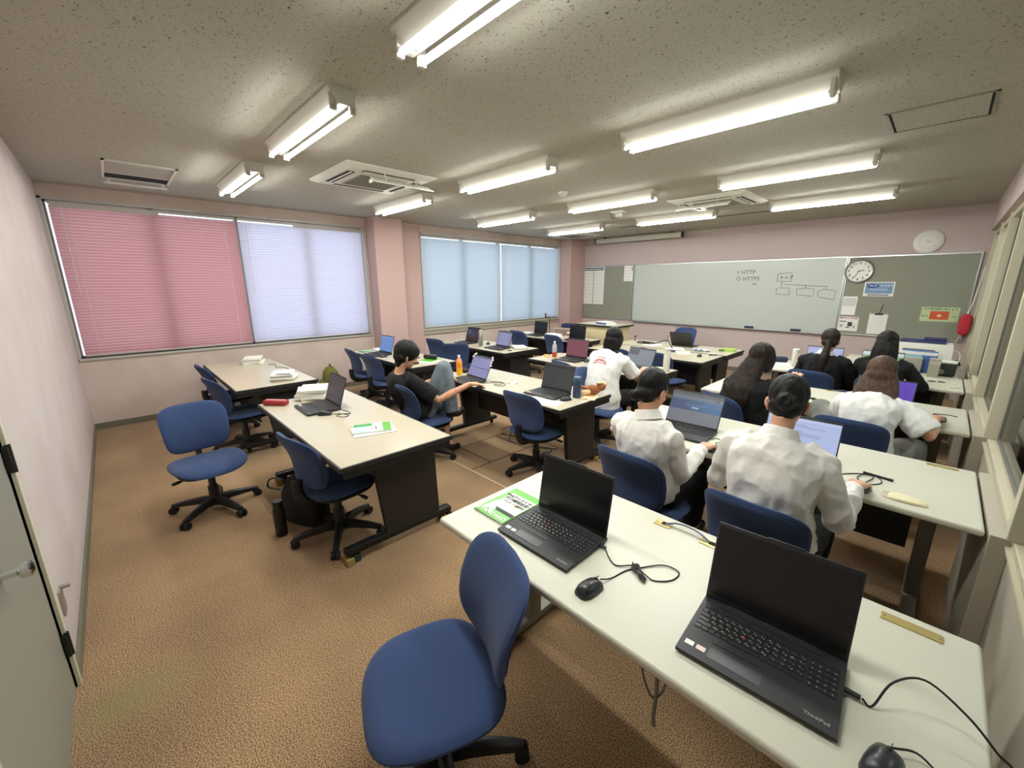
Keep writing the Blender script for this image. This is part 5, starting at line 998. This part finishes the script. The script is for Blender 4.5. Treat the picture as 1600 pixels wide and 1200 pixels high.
def person(loc, label, P):
    if 'off' in P:
        f_ = V(P['off']); loc = (loc[0]+f_.x, loc[1]+f_.y)
        for k in ('pel', 'ctrl', 'neck', 'head', 'tail'):
            if k in P: P[k] = V(P[k])+f_
        P['arms'] = [tuple(V(q)+f_ for q in A[:3])+tuple(A[3:]) for A in P['arms']]; P['legs'] = [tuple(V(q)+f_*V((1, 1, 0)).normalized().length for q in Lg) for Lg in P['legs']]
        if 'curtain' in P: P['curtain'] = [(V(c[0])+f_, *c[1:]) for c in P['curtain']]
    lx, ly = loc; L = (lx, ly, 0); b = MB(); f = MB()
    neck = V(P['neck']); hd = V(P['head']); yaw, pit = P.get('hyaw', 0), P.get('hpit', -12); y0, y1 = P.get('yaw', (0, 0)); kx = P.get('kx', 1)
    torso(b, P['pel'], P['ctrl'], P['neck'], y0, y1, .80, kx=kx)
    X = head(b, hd, yaw, pit, P.get('roll', 0), P.get('hs', 1)); base = X @ V((0, -.03, -.075))
    b.tube([neck-V((0, 0, .05)), neck, (neck+base)/2+V((0, .004, 0)), base], (.05, .05, .047, .05), 16)
    for A in P['arms']:
        sh, el, wr, fd, up, side = A[:6]; sh, el, wr = V(sh), V(el), V(wr)
        b.tube([sh+(neck-sh)*.35, sh, (sh+el)/2, el, el+(wr-el)*.35, wr], (.038, .043, .040, .036, .036, .0245), 14, round_=True)
        hand(b, wr, fd, up, side, *(A[6:] if len(A) > 6 else ()))
    for Lg in P['legs']:
        hp, kn, an, toe = map(V, Lg); b.tube([hp, (hp+kn)/2, kn, kn+(an-kn)*.3, an], (.075, .066, .052, .05, .034), 14, round_=True)
        b.tube([an, an+(toe-an)*.5-V((0, 0, .02)), toe], (.034, .034, .028), 12, round_=True)
    o = fuse(b, .0052, 5, 'person', M_SKIN, None, L); tag(o, label, 'person')
    if P.get('face', True): face(o, X, loc)
    # ---- top
    t = MB(); g = P.get('loose', .014); torso(t, P['pel'], P['ctrl'], P['neck'], y0, y1, 1.0, t0=P.get('hem', -.1), kx=kx, top=P.get('top', .985), pad=g)
    for A in P['arms']:
        sh, el, wr = V(A[0]), V(A[1]), V(A[2]); w = P.get('sl', .012)
        if P['sleeve'] == 'short':
            e = sh+(el-sh)*P.get('sl_len', .78); t.tube([sh+(neck-sh)*.45, sh, (sh+e)/2, e], (.055+g*.4, .056+g*.6, .056+w, .062+w), 18, round_=False); t.ball(sh, .056+g*.6)
        else:
            m = el+(wr-el)*.5; t.tube([sh+(neck-sh)*.45, sh, (sh+el)/2, el, m, wr-(wr-el)*.06], (.055+g*.3, .053+g*.4, .041+w, .038+w, .034+w*.8, .028+w*.4), 16); t.ball(sh, .055+g*.4)
    top = fuse(t, .007, 6, P.get('topname', 'shirt'), P['topmat'], o, L, wrinkle(P.get('wr', .010), P.get('wsc', 10), P.get('wst', (1, 1, .6)), True))
    if P.get('collar'):
        c = MB(); ax = (base-neck).normalized(); rt = V((math.cos(R(y1)), math.sin(R(y1)), 0)); fw = ax.cross(rt); rt = fw.cross(ax); c0 = neck+ax*.002
        prof = [(.057, .035), (.061, .040), (.066, .038), (.076, .012), (.086, -.012), (.081, -.016), (.07, .004), (.06, .016), (.056, .0)]
        rings = [ell(c0+ax*z_, rt, fw, r_*1.02, r_*.98, 28, 2.1) for r_, z_ in prof]; n = 28; vs = [p-V(L) for r_ in rings for p in r_]; fs = []
        for i in range(len(rings)):
            j = (i+1) % len(rings)
            for k in range(n): fs.append([i*n+k, i*n+(k+1) % n, j*n+(k+1) % n, j*n+k])
        c.add(vs, fs); c.build('collar', P.get('collar_mat', P['topmat']), top)
        for A in (P['arms'] if 'collar_mat' not in P else ()):
            el, wr = V(A[1]), V(A[2]); d = (wr-el).normalized(); c = MB(); c.tube([wr-d*.05-V(L), wr-d*.045-V(L), wr-d*.004-V(L), wr-V(L)], (.034, .037, .036, .033), 18); c.build('cuff', P['topmat'], top)
    # ---- trousers
    t = MB(); pl = V(P['pel']); rt = V((math.cos(R(y0)), math.sin(R(y0)), 0)); r0, r1, r2 = P.get('leg_r', (.088, .068, .055))
    t.ball(pl-V((0, 0, .005)), (.172*kx, .13, .098)); 
    for i, Lg in enumerate(P['legs']):
        hp, kn, an, toe = map(V, Lg); e = kn+(an-kn)*P.get('cuffs', (.95, .95))[i]
        t.tube([hp-(kn-hp)*.15, hp, (hp+kn)/2, kn], (.085, r0, (r0+r1)/2+.004, r1), 16); t.tube([kn, kn+(e-kn)*.2, kn+(e-kn)*.5, e], (r1*.97, r1*1.08, max(r2+.006, r1*1.02), r2), 16, round_=False); t.ball(kn, r1)
    fuse(t, .009, 5, P.get('botname', 'trousers'), P['botmat'], o, L, wrinkle(.005, 10, (1, 1, .7), True))
    for Lg in P['legs']:
        an, toe = V(Lg[2]), V(Lg[3]); d = toe-an; s_ = MB(); q = V(L); s_.tube([an-q-d*.15-V((0, 0, .045)), an-q+d*.2-V((0, 0, .035)), an+d*.6-q-V((0, 0, .03)), toe-q], (.036, .042, .042, .032), 14, round_=True); s_.build('shoe', M_SHOE, o)
    # ---- hair
    h = MB(); P['hair'](h, X, P)
    fuse(h, .0062, 4, 'hair', P['hairmat'], o, L, P.get('hdisp', lambda p: .0035*NZ.noise(V((p.x*60, p.y*60, p.z*7)))))
    return o
def seat_legs(px, py, z=.49, kx=.09, ky=.42, dx=0, ank=.1, fy=.44):
    return [((px+s*kx, py+.04, z), (px+s*(kx+.02)+dx, py+ky, z-.0), (px+s*(kx+.01)+dx, py+fy, ank), (px+s*(kx+.02)+dx, py+fy+.15, .05)) for s in (-1, 1)]
MH = ((0, 1, -.12), (0, 0, 1))
# ---- hair styles
def h_short(h, X, P):
    cap(h, X, thick=.024); h.ball((0, .012, .062), (.084, .085, .062), M=X, n=24, k=14); h.ball((0, .05, .052), (.07, .05, .042), M=X); 
    for q in (-1, 1): h.ball((q*.066, -.005, .012), (.022, .058, .055), M=X); h.ball((q*.066, .045, .025), (.018, .022, .04), M=X)
    h.ball((0, -.06, -.06), (.058, .036, .05), M=X); h.ball((0, -.055, -.09), (.045, .03, .035), M=X)
    for k in range(9): a = -50+k*12.5; h.tube([V((.06*math.sin(R(a)), .055*math.cos(R(a))+.02, .07)), V((.08*math.sin(R(a)), .078*math.cos(R(a))+.012, .045)), V((.083*math.sin(R(a)), .083*math.cos(R(a))+.008, .02))], (.02, .016, .006), 8, M=X, round_=True)
def h_bun(h, X, P):
    cap(h, X, thick=.009); h.ball((0, -.062, -.045), (.05, .034, .04), M=X); bx = P.get('bun', (0, -.115, -.02)); r = P.get('bunr', .034)
    h.ball(bx, (r*1.15, r*.85, r), M=X)
    for k in range(3): h.tube([V(bx)+V((math.cos(R(a+k*50))*r*(.95-.2*k), -.012*k-.005, math.sin(R(a+k*50))*r*(.9-.2*k))) for a in range(0, 330, 30)], .010, 8, M=X, round_=True)
def strands(h, pts, w0, d0, n=9, fwd=(0, 1, 0)):
    # a curtain of hair: flat lofted sections (centre, half width, half depth)
    secs = []
    for c, w, d, y in pts: rt = V((math.cos(R(y)), math.sin(R(y)), 0)); secs.append(ell(V(c), rt, V((-math.sin(R(y)), math.cos(R(y)), 0)), w, d, 28, 2.4))
    h.loft(secs)
def h_long(h, X, P):
    cap(h, X, thick=.016)
    for q in (-1, 1): h.ball((q*.07, .0, -.03), (.024, .06, .08), M=X); h.ball((q*.062, .035, .0), (.025, .035, .07), M=X)
    strands(h, P['curtain'], 0, 0)
def h_bob(h, X, P):
    cap(h, X, thick=.018)
    w_ = P.get('wide', 0)
    for q in (-1, 1): h.ball((q*.068, -.005, -.03), (.026, .062, .085), M=X); h.tube([V((q*.07, -.02, 0)), V((q*(.072+w_), -.015, -.07)), V((q*(.066+w_), -.02, P.get('bobz', -.13)))], (.03, .034, .02), 12, M=X, round_=True)
    h.tube([V((0, -.07, 0)), V((0, -.075, -.07)), V((0, -.07, P.get('bobz', -.13)-.005))], (.06, .055, .035), 16, M=X, round_=True); h.ball((0, -.06, -.08), (.082, .04, .062), M=X)
def h_pony(h, X, P):
    cap(h, X, thick=.011); h.ball((0, -.06, -.04), (.055, .034, .045), M=X)
    h.ball((0, -.11, -.025), (.02, .02, .02), M=X); c = X @ V((0, -.112, -.03)); t = V(P['tail']); m = (c+t)/2+V((0, -.03, .02))
    h.tube(curvy([c, c+(m-c)*.6, m, m+(t-m)*.6, t], 4), [.018+.024*math.sin(math.pi*min(1, k/16*.8+.1)) for k in range(17)], 14, round_=True)

mouse(3.80, 2.845, -25, 'black mouse under the boy\'s right hand'); mouse(4.56, 4.74, 5, 'black mouse under the hand of the girl with the red printed tee')
mouse(5.978, 2.868, 0, 'black mouse under the hand of the girl at the blue page laptop'); mouse(6.69, 2.888, -14, 'black mouse under the hand of the girl nearest the camera'); mouse(6.945, 4.655, -10, 'black mouse under the brown haired girl\'s hand')
for o in bpy.data.objects:
    if o.get('category') == 'mouse' and 'under' in o['label']:
        o.scale = (.92, .92, .72)
HK = (10, 24, 18)
# the boy in black
boy = person((3.38, 2.42), 'boy in a black tee and pale jeans sitting with one knee drawn up', dict(
    pel=(3.40, 2.40, .515), ctrl=(3.36, 2.22, .70), neck=(3.33, 2.24, .87), head=(3.37, 2.315, 1.035), hyaw=-14, hpit=-22, yaw=(-10, -14), kx=.97,
    arms=[((3.49, 2.27, .815), (3.655, 2.45, .63), (3.765, 2.74, .752), (.38, .9, -.1), (0, 0, 1), -1, HK), ((3.19, 2.30, .815), (3.2, 2.52, .66), (3.34, 2.72, .76), (.5, .8, -.1), (0, 0, 1), 1, HK)],
    legs=[((3.46, 2.46, .50), (3.535, 2.61, .895), (3.56, 2.66, .47), (3.59, 2.78, .45)), ((3.31, 2.46, .49), (3.36, 2.74, .45), (3.50, 2.62, .13), (3.54, 2.74, .05))], cuffs=(1.04, .45),
    sleeve='short', sl=.018, sl_len=.85, loose=.02, hem=-.1, topmat=M_BTEE, topname='tee_shirt', botmat=M_JEAN, botname='jeans', leg_r=(.086, .076, .07), cuff=.8, hair=h_short, hairmat=M_HAIR, hs=1.03,
    hdisp=lambda p: .006*NZ.noise(V((p.x*45, p.y*45, p.z*14)))))
# girl with the red print
g2 = person((4.40, 4.05), 'girl with dark bobbed hair in a white tee with red print on its back', dict(
    pel=(4.41, 4.04, .515), ctrl=(4.40, 4.02, .76), neck=(4.37, 4.21, .955), head=(4.37, 4.285, 1.10), hyaw=2, hpit=-24, yaw=(0, -4),
    arms=[((4.555, 4.20, .885), (4.635, 4.36, .69), (4.575, 4.60, .755), (-.1, 1, -.1), (0, 0, 1), -1, HK), ((4.19, 4.22, .885), (4.13, 4.38, .70), (4.25, 4.58, .745), (.3, 1, -.1), (0, 0, 1), 1, HK)],
    legs=[((4.50, 4.06, .49), (4.62, 4.46, .49), (4.62, 4.44, .1), (4.66, 4.58, .05)), ((4.33, 4.06, .49), (4.40, 4.48, .49), (4.40, 4.46, .1), (4.42, 4.60, .05))],
    sleeve='short', sl=.016, sl_len=.74, loose=.028, hem=-.28, topmat=M_TEE, topname='tee_shirt', botmat=M_BSLACK, hair=h_long, curtain=[((4.37, 4.27, 1.16), .06, .06, 0), ((4.37, 4.26, 1.10), .092, .085, 0), ((4.37, 4.245, 1.03), .096, .075, 0), ((4.37, 4.235, .99), .092, .062, 0), ((4.37, 4.23, .978), .07, .045, 0)], hairmat=M_HAIR, wr=.009, hdisp=lambda p: .0025*NZ.noise(V((p.x*60, p.y*60, p.z*6)))))
# red arched print across the shoulders of that tee
tee = [c for c in g2.children if c.name.startswith('tee')][0]
pr = MB()
vv = sorted([(v.co.copy()) for v in tee.data.vertices if v.co.y < .16 and v.normal.y < -.2], key=lambda c: c.z)
def onback(x, z):
    c = min(vv, key=lambda q: (q.x-x)**2+(q.z-z)**2); return V((x, c.y-.004, z))
for k in range(12): x = -.075+k*.0126; pr.tube([onback(x, .925-.0009*(k-5.5)**2), onback(x+.004, .903-.0009*(k-5.5)**2)], .0032, 5)
pr.tube([onback(-.08+.0145*k, .888-.0006*(k-5.5)**2) for k in range(12)], .003, 5); pr.tube([onback(-.05+.0145*k, .94-.0006*(k-3)**2) for k in range(8)], .003, 5)
pr.build('back_print', mat('print_red', (196, 64, 66), .8), tee)
# the two girls in white shirts
person((5.74, 2.52), 'girl with a low bun in a white collared shirt, the left of the pair', dict(
    pel=(5.75, 2.53, .515), ctrl=(5.75, 2.455, .74), neck=(5.745, 2.475, .955), head=(5.735, 2.54, 1.095), hyaw=-10, hpit=-22, yaw=(-8, -10), kx=.97,
    arms=[((5.905, 2.455, .865), (5.94, 2.53, .635), (5.972, 2.735, .752), (.02, 1, -.1), (0, 0, 1), -1, HK), ((5.57, 2.50, .865), (5.54, 2.62, .65), (5.64, 2.80, .75), (.2, 1, -.1), (0, 0, 1), 1, HK)],
    legs=seat_legs(5.78, 2.52, kx=.085), sleeve='long', sl=.014, loose=.016, hem=-.05, topmat=M_SHIRT, collar=True, botmat=M_BSLACK, hair=h_bun, bun=(-.028, -.102, -.062), bunr=.025, hairmat=M_HAIR, wr=.011))
person((6.40, 2.44), 'girl with a knotted bun in a white collared shirt, nearest the camera', dict(
    pel=(6.40, 2.47, .515), ctrl=(6.40, 2.38, .77), neck=(6.39, 2.48, 1.01), head=(6.385, 2.565, 1.155), hyaw=8, hpit=-20, yaw=(4, 2), kx=1.03,
    arms=[((6.57, 2.47, .915), (6.655, 2.50, .675), (6.665, 2.755, .755), (.14, 1, -.1), (0, 0, 1), -1, HK), ((6.21, 2.48, .915), (6.135, 2.54, .69), (6.25, 2.78, .75), (.3, 1, -.1), (0, 0, 1), 1, HK)],
    legs=seat_legs(6.44, 2.46, kx=.09), sleeve='long', sl=.014, loose=.018, hem=-.05, topmat=M_SHIRT, collar=True, botmat=M_BSLACK, hair=h_bun, bun=(0, -.112, -.012), bunr=.036, hairmat=M_HAIR, wr=.013, hs=1.0))
# long haired girl in black
person((5.80, 4.17), 'girl with long dark brown hair in black, at the pale desk\'s left half', dict(
    pel=(5.80, 4.18, .515), ctrl=(5.80, 4.08, .74), neck=(5.81, 4.12, .935), head=(5.845, 4.18, 1.085), hyaw=-20, hpit=-14, yaw=(-12, -14),
    arms=[((5.97, 4.10, .85), (6.045, 4.23, .765), (6.05, 4.35, .885), (.05, .6, .45), (0, -.8, .5), -1, HK), ((5.64, 4.16, .85), (5.62, 4.34, .68), (5.74, 4.54, .745), (.3, 1, -.1), (0, 0, 1), 1, HK)],
    legs=seat_legs(5.84, 4.18), sleeve='long', sl=.012, loose=.014, topmat=M_BKNIT, topname='jumper', botmat=M_GJEAN, hair=h_long, hairmat=M_HDBR,
    curtain=[((5.835, 4.145, 1.13), .07, .06, -15), ((5.81, 4.115, 1.05), .092, .06, -15), ((5.775, 4.07, .95), .115, .05, -14), ((5.745, 4.025, .86), .13, .045, -12), ((5.725, 4.0, .77), .125, .04, -12), ((5.715, 3.99, .69), .10, .032, -12), ((5.71, 3.99, .63), .06, .02, -12)],
    hdisp=lambda p: .005*NZ.noise(V((p.x*60+p.z*8, p.y*50, p.z*3)))))
# brown haired girl in the loose tee
person((6.56, 4.17), 'girl with straight brown hair in a loose white tee bending over the purple screen', dict(
    pel=(6.56, 4.18, .515), ctrl=(6.57, 4.08, .74), neck=(6.585, 4.20, .91), head=(6.585, 4.31, 1.045), hyaw=2, hpit=-32, yaw=(-2, -4), kx=.92,
    arms=[((6.75, 4.20, .835), (6.90, 4.16, .695), (6.915, 4.47, .752), (.05, 1, -.12), (0, 0, 1), -1, HK), ((6.43, 4.22, .825), (6.40, 4.40, .68), (6.46, 4.58, .745), (.3, 1, -.1), (0, 0, 1), 1, HK)],
    legs=[((6.66, 4.17, .49), (6.83, 4.46, .50), (6.80, 4.50, .1), (6.82, 4.64, .05)), ((6.46, 4.18, .50), (6.265, 4.37, .70), (6.30, 4.50, .32), (6.31, 4.64, .29))],
    sleeve='short', sl=.026, sl_len=.84, loose=.018, hem=-.12, topmat=M_TEE, topname='tee_shirt', botmat=M_GJEAN, hair=h_long, curtain=[((6.585, 4.29, 1.09), .075, .065, 0), ((6.583, 4.265, 1.02), .105, .07, 0), ((6.58, 4.225, .95), .125, .06, 0), ((6.577, 4.185, .89), .125, .042, 0), ((6.575, 4.165, .845), .10, .028, 0), ((6.575, 4.16, .82), .05, .015, 0)], hairmat=M_HBRN, wr=.012, leg_r=(.095, .085, .08), hdisp=lambda p: .003*NZ.noise(V((p.x*60, p.y*60, p.z*6)))))
# the pair in black by the whiteboard
person((6.0, 6.0), 'girl in black with a low ponytail and white collar, by the whiteboard', dict(
    off=(.02, -.13, 0), pel=(6.0, 6.0, .515), ctrl=(6.0, 5.94, .75), neck=(6.0, 5.97, .945), head=(6.01, 6.04, 1.09), hyaw=6, hpit=-16, kx=1.0,
    arms=[((6.175, 5.97, .865), (6.25, 6.08, .67), (6.13, 6.30, .745), (-.3, 1, -.1), (0, 0, 1), -1, HK), ((5.825, 5.97, .865), (5.75, 6.08, .67), (5.87, 6.30, .745), (.3, 1, -.1), (0, 0, 1), 1, HK)],
    legs=seat_legs(6.0, 6.0), sleeve='long', sl=.012, loose=.016, topmat=M_BKNIT, topname='jumper', botmat=M_BSLACK, collar=True, collar_mat=M_PAPER, hair=h_pony, tail=(5.99, 5.85, .70), hairmat=M_HDBR))
person((6.48, 6.03), 'girl in black with long straight black hair beside the printer boxes', dict(
    off=(.015, -.14, 0), pel=(6.48, 6.04, .515), ctrl=(6.48, 5.98, .75), neck=(6.48, 6.03, .955), head=(6.47, 6.10, 1.09), hyaw=0, hpit=-20, kx=1.0,
    arms=[((6.655, 6.03, .875), (6.79, 6.08, .70), (6.72, 6.34, .75), (-.2, 1, -.1), (0, 0, 1), -1, HK), ((6.305, 6.03, .875), (6.20, 6.14, .70), (6.33, 6.32, .75), (.3, 1, -.1), (0, 0, 1), 1, HK)],
    legs=seat_legs(6.48, 6.04), sleeve='long', sl=.012, loose=.016, topmat=M_BKNIT, topname='jumper', botmat=M_BSLACK, hair=h_long, hairmat=M_HAIR,
    curtain=[((6.47, 6.075, 1.165), .05, .05, 0), ((6.47, 6.06, 1.13), .085, .075, 0), ((6.47, 6.03, 1.05), .10, .07, 0), ((6.47, 6.0, .96), .105, .05, 0), ((6.47, 5.955, .87), .10, .04, 0), ((6.47, 5.935, .80), .075, .03, 0), ((6.47, 5.93, .76), .045, .02, 0)]))
